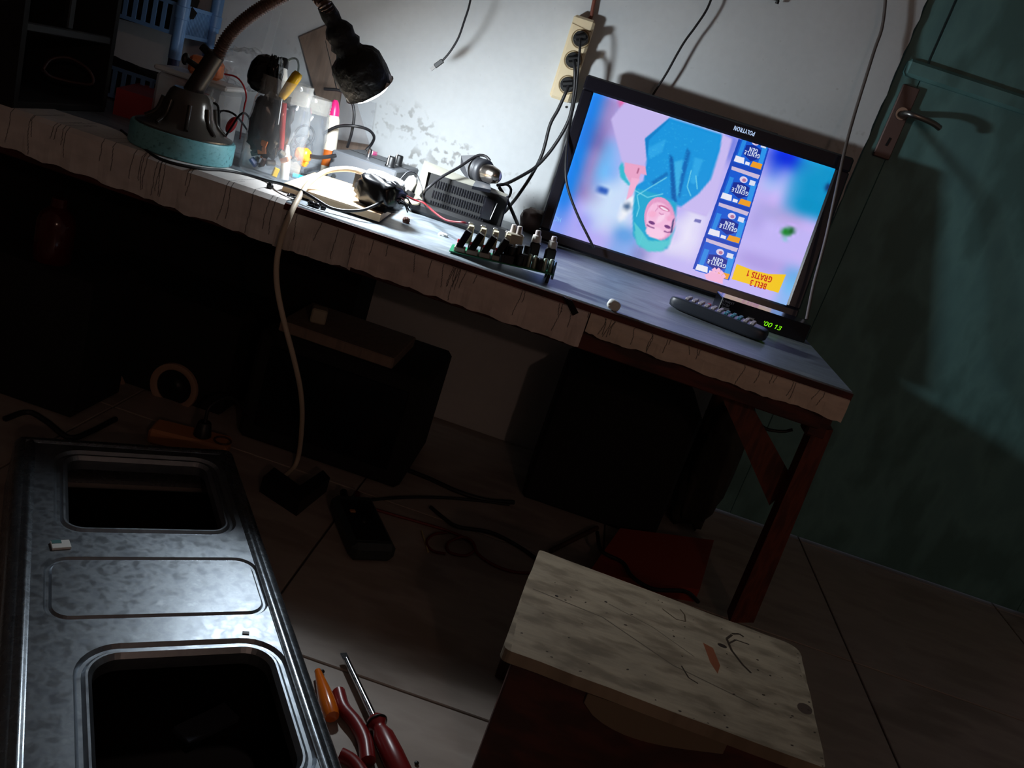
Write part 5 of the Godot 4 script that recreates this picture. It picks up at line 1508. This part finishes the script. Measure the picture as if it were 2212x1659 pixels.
func build_stove() -> void:
	sA = Vector3(0.8285, 0, -0.56)
	sB = Vector3(0.56, 0, 0.8285)
	sO = Vector3(-0.5034,0.085,1.0918) - Vector3(0, 0.085, 0)
	var t := wthing("stove_body", "stripped steel two-burner stove body with empty burner openings on the floor", "stove", sO)
	var a0 := -0.030
	var a1 := 0.268
	var h := 0.085
	M.stove.cull_mode = BaseMaterial3D.CULL_DISABLED
	var pl := nst()
	var secs := [[-0.316, -0.035], [-0.035, 0.149], [0.149, 0.47]]
	var holes := [[0.012, 0.243, -0.283, -0.062, 0.034], [0.0, 0.253, 0.0, 0.121, 0.026], [0.030, 0.252, 0.170, 0.395, 0.045]]
	for k in 3:
		var s: Array = secs[k]
		var q: Array = holes[k]
		var lo := func(d: float) -> Array:
			return rrect(q[0] + d, q[1] - d, q[2] + d, q[3] - d, maxf(q[4] - d, 0.004))
		var outer := rrect(a0, a1, s[0], s[1], 0.0005)
		if k == 1:
			loft(pl, [outer, lo.call(-0.003), lo.call(0.0), lo.call(0.003), lo.call(0.006)], [h, h, h - 0.003, h - 0.003, h], true)
		else:
			loft(pl, [outer, lo.call(-0.004), lo.call(0.0), lo.call(0.004), lo.call(0.008), lo.call(0.0105), lo.call(0.015)], [h, h, h - 0.0045, h - 0.0045, h - 0.001, h - 0.001, h - 0.007])
			loft(pl, [lo.call(0.015), lo.call(0.0155)], [h - 0.007, h - 0.022])
	obj("top_plate", pl, M.stove, t)
	var sk := nst()
	var so := func(d: float) -> Array:
		return rrect(a0 - d, a1 + d, -0.316 - d, 0.47 + d, 0.0005 + d)
	var rings := []
	var tops := []
	for k in 12:
		rings.append(so.call(-0.0145 + 0.0145 * k / 12.0))
		tops.append(h + (0.0004 if k > 0 else -0.0006) + 0.0020 * pow(sin(PI * k / 12.0), 2.0))
	for k in 13:
		var q := PI / 2.0 * k / 12.0 * 0.92
		rings.append(so.call(0.014 * sin(q)))
		tops.append(h - 0.014 * (1.0 - cos(q)))
	rings.append_array([so.call(0.017), so.call(0.019)])
	tops.append_array([0.03, 0.0])
	loft(sk, rings, tops)
	var skm: StandardMaterial3D = M.stove.duplicate()
	skm.roughness = 0.3
	obj("side_skirt", sk, skm, t)
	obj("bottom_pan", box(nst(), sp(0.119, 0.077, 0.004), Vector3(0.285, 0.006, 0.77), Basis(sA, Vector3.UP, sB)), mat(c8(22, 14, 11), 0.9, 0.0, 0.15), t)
	var ch := nst()
	box(ch, Vector3(-0.505,0.0868,1.0613), Vector3(0.022, 0.0035, 0.017), Basis(Vector3.UP, 0.75), 0.0004)
	var chip := one("plastic_tag", ch, M.white, "small white tag lying on the steel stove", "tag")
	sub("green_corner", box(nst(), Vector3(-0.5114,0.0889,1.0608) , Vector3(0.011, 0.0004, 0.007), Basis(Vector3.UP, 0.75)), mat(c8(70, 120, 120), 0.5), chip)
	one("dark_flake", box(nst(), Vector3(-0.2357,0.0857,1.1015), Vector3(0.008, 0.0012, 0.005), Basis(Vector3.UP, 0.4)), M.black, "tiny dark flake beside the stove's bright rim", "flake")
	var ms := nst()
	bbox(ms, Vector3(-0.2326,0.0075,1.1809), Vector3(0.03, 0.008, 0.07), -0.5, 0.001)
	one("metal_strip", ms, mat(c8(48, 49, 54), 0.9, 0.0, 0.1), "dark metal strip on the floor inside the near stove opening", "strip")

# ---------------------------------------------------------------- the stool
func build_stool() -> void:
	var c := [Vector3(0.0831,0.2,0.8667), Vector3(0.4697,0.2,0.8884), Vector3(0.448,0.2,1.1373), Vector3(0.0628,0.2,1.1237)]
	var x0: float = (c[0].x + c[3].x) * 0.5
	var x1: float = (c[1].x + c[2].x) * 0.5
	var z0: float = (c[0].z + c[1].z) * 0.5
	var z1: float = (c[2].z + c[3].z) * 0.5
	var t := wthing("low_stool", "low wooden stool with a scuffed off-white top", "stool", Vector3((x0 + x1) / 2, 0, (z0 + z1) / 2))
	var p := PackedVector2Array()
	var cs := [Vector2(c[3].x, -c[3].z), Vector2(c[2].x, -c[2].z), Vector2(c[1].x, -c[1].z), Vector2(c[0].x, -c[0].z)]
	var rad := [0.012, 0.006, 0.025, 0.006]
	for i in 4:
		var a: Vector2 = cs[i]
		var pr: Vector2 = (cs[(i + 3) % 4] - a).normalized()
		var nx: Vector2 = (cs[(i + 1) % 4] - a).normalized()
		for k in 5:
			var q := float(k) / 4.0
			var s: Vector2 = a + pr * rad[i]
			var e: Vector2 = a + nx * rad[i]
			p.append(s.lerp(a, q).lerp(a.lerp(e, q), q))
		var nxt: Vector2 = cs[(i + 1) % 4]
		for k in 8:
			var f := 0.12 + 0.76 * k / 7.0
			var w := a.lerp(nxt, f)
			p.append(w + Vector2(nx.y, -nx.x) * rng.randf_range(-0.0012, 0.0012))
	var tm := mat(Color.WHITE, 0.55)
	tm.albedo_texture = ImageTexture.create_from_image(stool_picture())
	var st := nst()
	prism(st, p, 0.016, Transform3D(Basis(Vector3.RIGHT, Vector3.FORWARD, Vector3.UP), Vector3(0, 0.184, 0)), Vector2(x0, -z1), Vector2(x1 - x0, z1 - z0))
	obj("seat", st, tm, t)
	obj("front_board", box(nst(), Vector3((x0 + x1) / 2, 0.092, z1 - 0.016), Vector3(x1 - x0 - 0.012, 0.184, 0.018), Basis.IDENTITY, 0.002), M.stool_side, t)
	obj("rear_board", box(nst(), Vector3((x0 + x1) / 2, 0.092, z0 + 0.02), Vector3(x1 - x0 - 0.02, 0.184, 0.018), Basis.IDENTITY, 0.002), M.stool_side, t)
	obj("side_board", box(nst(), Vector3(x0 + 0.05, 0.092, (z0 + z1) / 2), Vector3(0.018, 0.183, z1 - z0 - 0.06), Basis.IDENTITY, 0.002), M.stool_side, t)
	obj("side_board", box(nst(), Vector3(x1 - 0.03, 0.092, (z0 + z1) / 2), Vector3(0.018, 0.183, z1 - z0 - 0.06), Basis.IDENTITY, 0.002), M.stool_side, t)
	var pale := nst()
	var pp := PackedVector2Array()
	var fa := Vector3(0.1722,0.1697,1.1225)
	var fb := Vector3(0.341,0.1662,1.1225)
	for k in 13:
		var q := float(k) / 12.0
		pp.append(Vector2(lerpf(fa.x, fb.x, q), lerpf(fa.y, fb.y, q) - 0.022 * sin(PI * pow(q, 0.7))))
	pp.append(Vector2(fb.x, 0.183))
	pp.append(Vector2(fa.x, 0.183))
	prism(pale, pp, 0.004, Transform3D(Basis.IDENTITY, Vector3(0, 0, z1 - 0.0069)))
	obj("pale_patch", pale, mat(c8(112, 98, 80), 0.7), t)

func stool_picture() -> Image:
	var W := 900
	var H := 600
	var im := Image.create(W, H, false, Image.FORMAT_RGB8)
	var a := FastNoiseLite.new()
	a.seed = 15
	a.frequency = 0.006
	a.fractal_octaves = 5
	var b := FastNoiseLite.new()
	b.seed = 16
	b.frequency = 0.03
	b.fractal_octaves = 3
	for y in H:
		for x in W:
			var n := a.get_noise_2d(x * 0.5, y * 2.2)
			var m := b.get_noise_2d(x * 0.35, y * 2.6)
			var g := 0.58 + 0.06 * n + 0.03 * m
			var c := Color(g, g * 0.90, g * 0.76)
			var d := smoothstep(-0.25, 0.6, a.get_noise_2d(x * 0.8 + 500, y * 2.0))
			c = c.lerp(Color(0.26, 0.21, 0.16), d * 0.42)
			im.set_pixel(x, y, c)
	var st := c8(48, 36, 26)
	# scuffs, a ring mark, an orange smear, burns
	var arc := []
	for k in 10:
		arc.append(Vector2(0.50 + 0.055 * sin(k * 0.22 - 0.1), 0.10 + 0.13 * (1.0 - cos(k * 0.24)) * 0.6))
	stroke(im, [Vector2(0.50, 0.14), Vector2(0.55, 0.2), Vector2(0.585, 0.19), Vector2(0.585, 0.12), Vector2(0.57, 0.08)], 0.008, c8(74, 60, 44))
	fill_poly(im, [Vector2(0.64, 0.34), Vector2(0.675, 0.36), Vector2(0.69, 0.5), Vector2(0.675, 0.58), Vector2(0.655, 0.5)], c8(122, 66, 40))
	fill_poly(im, oval(Vector2(0.712, 0.305), Vector2(0.017, 0.017), 0.2), c8(40, 28, 22))
	stroke(im, [Vector2(0.76, 0.16), Vector2(0.735, 0.22), Vector2(0.745, 0.32), Vector2(0.775, 0.42), Vector2(0.80, 0.47)], 0.014, st)
	stroke(im, [Vector2(0.74, 0.26), Vector2(0.77, 0.2), Vector2(0.82, 0.2)], 0.011, st)
	stroke(im, [Vector2(0.76, 0.15), Vector2(0.79, 0.125), Vector2(0.805, 0.14)], 0.014, st)
	fill_poly(im, oval(Vector2(0.965, 0.62), Vector2(0.025, 0.045), 0.2), c8(72, 56, 48))
	stroke(im, [Vector2(0.03, 0.39), Vector2(0.28, 0.43), Vector2(0.52, 0.64), Vector2(0.8, 0.74)], 0.008, c8(92, 80, 66))
	stroke(im, [Vector2(0.3, 0.28), Vector2(0.46, 0.36), Vector2(0.6, 0.5)], 0.006, c8(96, 84, 70))
	stroke(im, [Vector2(0.55, 0.62), Vector2(0.57, 0.7), Vector2(0.6, 0.72)], 0.008, st)
	for k in 60:
		var q := Vector2(rng.randf(), rng.randf())
		fill_poly(im, oval(q, Vector2(0.0015 + rng.randf() * 0.0035, 0.003 + rng.randf() * 0.005), rng.randf(), 8), st)
	fill_poly(im, oval(Vector2(0.115, 0.38), Vector2(0.006, 0.009)), c8(30, 20, 16))
	fill_poly(im, oval(Vector2(0.29, 0.27), Vector2(0.006, 0.007)), c8(30, 20, 16))
	return im

# ---------------------------------------------------------------- tools and cables on the floor
func build_floor_things() -> void:
	var s := wthing("screwdriver", "large screwdriver with a chrome shaft and dark red handle on the floor", "screwdriver", Vector3(-0.0525,0,1.073))
	var a := Vector3(-0.1292,0.012,0.9826)
	var b := Vector3(-0.052,0.014,1.0876)
	var d := (b - a).normalized()
	var tip := nst()
	rod(tip, a + d * 0.012, b, 0.0043, 14)
	box(tip, a + d * 0.006, Vector3(0.0095, 0.014, 0.0022), along(d, Vector3.UP), 0.0005)
	obj("shaft", tip, M.chrome, s)
	obj("handle", lathe(nst(), v2([0, -0.004, 0.0105, -0.004, 0.0125, 0.001, 0.0125, 0.006, 0.009, 0.010, 0.0095, 0.016, 0.0135, 0.028, 0.0145, 0.06, 0.014, 0.1, 0.009, 0.108, 0, 0.108]), Transform3D(along(d), b), 8, 0.3), M.red_dark, s)
	obj("handle_ring", torus(nst(), b + d * 0.003, 0.0125, 0.0015, along(d), 20), M.black, s)
	var p := wthing("pliers", "pliers with curved dark red handles lying beside the stove", "pliers", Vector3(-0.0629,0,1.1045))
	obj("handle", tube(nst(), [Vector3(-0.112,0.01,1.0547), Vector3(-0.0966,0.01,1.0804), Vector3(-0.0749,0.01,1.0979), Vector3(-0.0557,0.01,1.1209), Vector3(-0.0426,0.01,1.1509)], 0.0085, 12, 0.0098), M.red_dark, p)
	obj("handle", tube(nst(), [Vector3(-0.0762,0.01,1.1551), Vector3(-0.0639,0.01,1.1571), Vector3(-0.0496,0.01,1.1658), Vector3(-0.0351,0.01,1.1815)], 0.0085, 12), M.red_dark, p)
	obj("jaw", box(nst(), Vector3(-0.0232,0.01,1.1834), Vector3(0.02, 0.05, 0.011), along(Vector3(0.5, 0, 0.85), Vector3.UP), 0.003), M.steel, p)
	var k := wthing("screwdriver", "amber-handled screwdriver partly hidden along the stove's right side", "screwdriver", Vector3(-0.126,0,1.0552))
	obj("handle", lathe(nst(), v2([0, 0, 0.009, 0.001, 0.0105, 0.01, 0.0105, 0.03, 0.008, 0.055, 0.0055, 0.075, 0.0045, 0.085, 0, 0.085]), Transform3D(along(Vector3(-0.1512,0.0105,1.0278) - Vector3(-0.1041,0.0105,1.1027)), Vector3(-0.1041,0.0105,1.1027)), 10, 0.5), M.amber, k)
	# multimeter and its leads
	var m := wthing("multimeter", "dark rubber-cased multimeter lying on the floor under the table", "multimeter", Vector3(-0.2074,0,0.6612))
	var m0 := Vector3(-0.2568,0,0.5945)
	var m1 := Vector3(-0.1687,0,0.7383)
	var mz := m1 - m0
	var mb := Basis(Vector3.UP, atan2(mz.x, mz.z))
	var mc := (m0 + m1) * 0.5 + Vector3(0.008, 0, -0.012)
	obj("case", box(nst(), mc + Vector3(0, 0.0175, 0), Vector3(0.078, 0.034, mz.length()), mb, 0.009), mat(c8(42, 50, 50), 0.5), m)
	obj("face", box(nst(), mc + mb * Vector3(0, 0.0348, 0.004), Vector3(0.06, 0.002, mz.length() * 0.78), mb, 0.001), M.black, m)
	obj("dial", lathe(nst(), v2([0, 0, 0.017, 0, 0.016, 0.005, 0, 0.006]), Transform3D(Basis.IDENTITY, mc + mb * Vector3(0, 0.0355, 0.0)), 20), M.black_gloss, m)
	obj("yellow_button", box(nst(), mc + mb * Vector3(-0.016, 0.037, -0.02), Vector3(0.01, 0.003, 0.008), mb, 0.001), mat(c8(170, 120, 80), 0.5), m)
	obj("top_plug", rod(nst(), mc + mb * Vector3(-0.01, 0.02, -0.085), mc + mb * Vector3(-0.006, 0.02, -0.115), 0.007, 12), M.black, m)
	obj("top_plug", rod(nst(), mc + mb * Vector3(0.012, 0.02, -0.085), mc + mb * Vector3(0.02, 0.02, -0.112), 0.006, 12), mat(c8(90, 20, 20), 0.4), m)
	one("red_lead", tube(nst(), [Vector3(-0.2454,0.012,0.5841), Vector3(-0.2141,0.004,0.5555), Vector3(-0.1612,0.003,0.5475), Vector3(-0.1077,0.003,0.5412), Vector3(-0.067,0.003,0.5385), Vector3(-0.0246,0.003,0.5444), Vector3(-0.0059,0.003,0.5684), Vector3(-0.0183,0.003,0.6039), Vector3(-0.0479,0.003,0.6103), Vector3(-0.0558,0.004,0.5816), Vector3(-0.0341,0.007,0.5492), Vector3(-0.0128,0.008,0.5583), Vector3(0.0019,0.004,0.5846), Vector3(0.0388,0.003,0.6032), Vector3(0.0781,0.003,0.6007), Vector3(0.124,0.003,0.5736)], 0.0028), mat(c8(110, 22, 22), 0.5), "dark red test lead curling across the floor from the multimeter", "cable")
	one("red_lead", tube(nst(), [Vector3(-0.0656,0.003,0.5453), Vector3(-0.0874,0.003,0.5707), Vector3(-0.092,0.003,0.6056), Vector3(-0.0752,0.003,0.6259), Vector3(-0.0527,0.003,0.6208)], 0.0026), mat(c8(100, 20, 22), 0.5), "short dark red lead loop left of the larger loop on the floor", "cable")
	one("black_test_lead", tube(nst(), [Vector3(-0.2518,0.012,0.581), Vector3(-0.2231,0.004,0.525), Vector3(-0.1641,0.003,0.4629), Vector3(-0.0978,0.003,0.4123), Vector3(-0.0256,0.003,0.3711), Vector3(0.0314,0.003,0.3448)], 0.003), M.rubber, "black test lead running right from the multimeter along the floor", "cable")
	one("floor_cable", tube(nst(), [Vector3(-0.1141,0.006,0.4757), Vector3(-0.08,0.006,0.5021), Vector3(-0.0493,0.006,0.5155), Vector3(0.0124,0.004,0.4902), Vector3(0.0709,0.004,0.5067), Vector3(0.1105,0.004,0.5313)], 0.0038), M.rubber, "black cable lying on the floor up to the stool", "cable")
	one("floor_cable", tube(nst(), [Vector3(-0.1932,0.004,0.3484), Vector3(-0.1407,0.004,0.3542), Vector3(-0.077,0.004,0.3674), Vector3(-0.0173,0.004,0.362), Vector3(0.0393,0.004,0.329)], 0.005), M.rubber, "black cable along the floor by the wall between the dark boxes", "cable")
	one("cotton_bud", rod(nst(), Vector3(-0.1091,0.002,0.5694), Vector3(-0.0821,0.002,0.6325), 0.0015, 8), mat(c8(190, 170, 120), 0.7), "thin pale stick on the floor near the red leads", "stick")
	one("floor_speck", lump(nst(), Vector3(-0.1456,0.003,1.0199), Vector3(0.004, 0.003, 0.003)), M.black, "black crumb on the floor beside the amber screwdriver", "crumb")
	one("floor_speck", lump(nst(), Vector3(0.013,0.002,1.1182), Vector3(0.003, 0.002, 0.003)), M.black, "black crumb on the lit floor by the stool", "crumb")

# ---------------------------------------------------------------- under the table
func build_under_table() -> void:
	# dark monitor with a board on top
	var mo := wthing("old_monitor", "dark boxy monitor standing on the floor under the table", "monitor", Vector3(-0.34, 0, 0.38))
	var r0 := Vector3(-0.1892,0.2156,0.45)
	obj("case", box(nst(), Vector3(r0.x - 0.17, 0.118, 0.32), Vector3(0.34, 0.232, 0.26), Basis.IDENTITY, 0.01), M.black_matt, mo)
	obj("screen", box(nst(), Vector3(r0.x - 0.17, 0.122, 0.4505), Vector3(0.28, 0.17, 0.004), Basis.IDENTITY, 0.002), M.black_gloss, mo)
	var wb := nst()
	var w0 := Vector3(-0.4972,0.1599,0.44)
	var w1 := Vector3(-0.2663,0.1728,0.44)
	box(wb, Vector3((w0.x + w1.x) / 2, 0.2465, 0.35), Vector3(w1.x - w0.x, 0.022, 0.18), Basis.IDENTITY, 0.002)
	one("wood_shelf_board", wb, M.plank, "pale wooden board lying on the dark monitor", "board")
	one("white_cube", box(nst(), Vector3(Vector3(-0.4441,0.1888,0.38).x, 0.273, 0.38), Vector3(0.03, 0.03, 0.03), Basis(Vector3.UP, 0.3), 0.003), mat(c8(170, 160, 140), 0.6), "small pale cube on the wooden board under the table", "block")
	# dark box at right
	var bx := nst()
	bbox(bx, Vector3(0.20, 0.0, 0.175), Vector3(0.30, 0.30, 0.22), 0.0, 0.008)
	one("dark_cabinet", bx, M.black_matt, "large dark speaker cabinet standing under the table below the television", "cabinet")
	var rb := nst()
	slab(rb, [Vector3(0.2063,0,0.5554), Vector3(0.4268,0,0.4792), Vector3(0.4827,0,0.2304), Vector3(0.2664,0,0.3298)], 0.0, 0.028)
	one("red_tray", rb, mat(c8(150, 52, 34), 0.6), "flat rust-red box on the floor behind the stool", "box")
	one("floor_cable", tube(nst(), [Vector3(0.2155,0.034,0.399), Vector3(0.2268,0.034,0.4707), Vector3(0.2691,0.034,0.4884), Vector3(0.2872,0.034,0.5299), Vector3(0.3272,0.034,0.5497), Vector3(0.3922,0.034,0.5181), Vector3(0.4314,0.006,0.4858)], 0.004), M.rubber, "black cable lying over the rust-red box behind the stool", "cable")
	var sk := nst()
	lump(sk, Vector3(0.432, 0.15, 0.13), Vector3(0.052, 0.148, 0.055), Basis.IDENTITY, 0.7, 0.3, 20, 16, 33)
	one("dark_sack", sk, mat(c8(52, 46, 38), 0.8), "dark crumpled sack standing beside the cabinet near the door", "sack")
	one("brown_stick", rod(nst(), Vector3(0.1336,0.006,0.4853), Vector3(0.223,0.006,0.3184), 0.005, 8), M.brown, "brown stick on the floor behind the stool's left corner", "stick")
	one("hanging_wire", tube(nst(), [Vector3(0.3721,0.4165,0.5), Vector3(0.3876,0.393,0.5), Vector3(0.4107,0.3784,0.5), Vector3(0.4414,0.3831,0.5), Vector3(0.4564,0.3923,0.5)], 0.003), M.rubber, "black wire sagging under the table beside the right leg", "wire")
	# adapter near the stove
	var ad := nst()
	slab(ad, [Vector3(-0.4039,0,0.6235), Vector3(-0.3189,0,0.6613), Vector3(-0.3043,0,0.5429), Vector3(-0.3254,0,0.5227), Vector3(-0.3392,0,0.6086), Vector3(-0.4019,0,0.5752)], 0.0, 0.03)
	one("black_bracket", ad, M.black, "black angled bracket on the floor between stove and monitor", "bracket")
	one("dark_backing", bbox(nst(), Vector3(-0.88, 0.0, 0.1), Vector3(0.9, 0.47, 0.16), 0.0, 0.006), M.black_matt, "big dark crate added to darken the wall behind the speaker box", "backing")  # added dark backing that keeps the wall here black
	# loudspeakers at left
	var sc := Vector3(-0.8454,-0.0197,0.4)
	var sc2 := Vector3(-0.6952,0.0308,0.4)
	var lsx := wthing("speaker_box", "dark twin-cone speaker box under the table's left end", "speaker", Vector3(-0.78, 0, 0.3))
	obj("cabinet", bbox(nst(), Vector3((sc.x + sc2.x) / 2, 0.0, 0.29), Vector3(0.36, 0.215, 0.2), 0.0, 0.006), M.black_matt, lsx)
	for q in [sc, sc2]:
		var xf := Transform3D(Basis(Vector3.RIGHT, PI / 2), Vector3(q.x, q.y, 0.3905))
		var rg := obj("cone_ring", lathe(nst(), v2([0.036, -0.001, 0.037, 0.004, 0.043, 0.007, 0.050, 0.006, 0.051, -0.001]), xf, 32), mat(c8(170, 140, 120), 0.6), lsx)
		sub("cone", lathe(nst(), v2([0.036, 0.002, 0.02, -0.0005, 0.012, 0.001, 0.008, 0.005, 0, 0.006]), xf, 28), M.black, rg)
	var ps := wthing("floor_socket_strip", "wooden-toned socket strip with a black plug on the floor by the stove", "socket", Vector3(-0.5911,0,0.517))
	var p0 := Vector3(-0.6436,0,0.5669)
	var p1 := Vector3(-0.5055,0,0.5383)
	var pd := p1 - p0
	obj("body", bbox(nst(), (p0 + p1) * 0.5, Vector3(pd.length(), 0.03, 0.055), -atan2(pd.z, pd.x), 0.005), mat(c8(190, 128, 84), 0.5), ps)
	var pm := (p0 + p1) * 0.5 + Vector3(0.02, 0.03, 0)
	obj("socket_ring", torus(nst(), pm + pd * 0.27 + Vector3(0, 0.001, 0), 0.015, 0.002, Basis.IDENTITY, 18), M.brown, ps)
	var fp := wthing("plug", "black plug standing in the wooden-toned floor socket strip", "plug", pm)
	obj("plug_body", rod(nst(), pm, pm + Vector3(0, 0.03, 0), 0.016, 16, 0.012, 0.002), M.black, fp)
	obj("lead", tube(nst(), [pm + Vector3(0, 0.028, 0), pm + Vector3(0, 0.06, -0.01), pm + Vector3(0.02, 0.07, -0.05), pm + Vector3(0.05, 0.02, -0.1)], 0.0035), M.rubber, fp)
	one("floor_cable", tube(nst(), [Vector3(-0.8517,0.004,0.6803), Vector3(-0.8425,0.004,0.6323), Vector3(-0.8006,0.004,0.6416), Vector3(-0.7392,0.004,0.6679), Vector3(-0.7265,0.004,0.6192), Vector3(-0.7231,0.004,0.5507)], 0.005), M.rubber, "black cable on the floor behind the stove's far left corner", "cable")
	var rbt := wthing("red_bottle", "dim red bottle with a glossy shoulder in the dark at far left", "bottle", Vector3(-1.06, 0.2, 0.5))
	var rq := Vector3(-0.8901,0.2376,0.6)
	obj("bottle_body", lathe(nst(), v2([0, 0, 0.03, 0, 0.032, 0.004, 0.032, 0.07, 0.028, 0.085, 0.014, 0.1, 0.013, 0.115, 0, 0.115]), Transform3D(Basis.IDENTITY, Vector3(rq.x, 0.262, 0.55)), 24), mat(c8(74, 10, 9), 0.12), rbt)
	var cab := nst()
	bbox(cab, Vector3(rq.x, 0.0, 0.52), Vector3(0.22, 0.262, 0.16), 0.0, 0.006)
	one("low_cupboard", cab, M.black_matt, "dark low cupboard under the table's left end carrying a red bottle", "cupboard")
	one("wood_lath", rod(nst(), Vector3(-0.8797,0.1442,0.36), Vector3(-0.6328,0.1511,0.36), 0.007, 8), mat(c8(120, 80, 50), 0.7), "thin wooden lath above the speaker box in the dark", "lath")
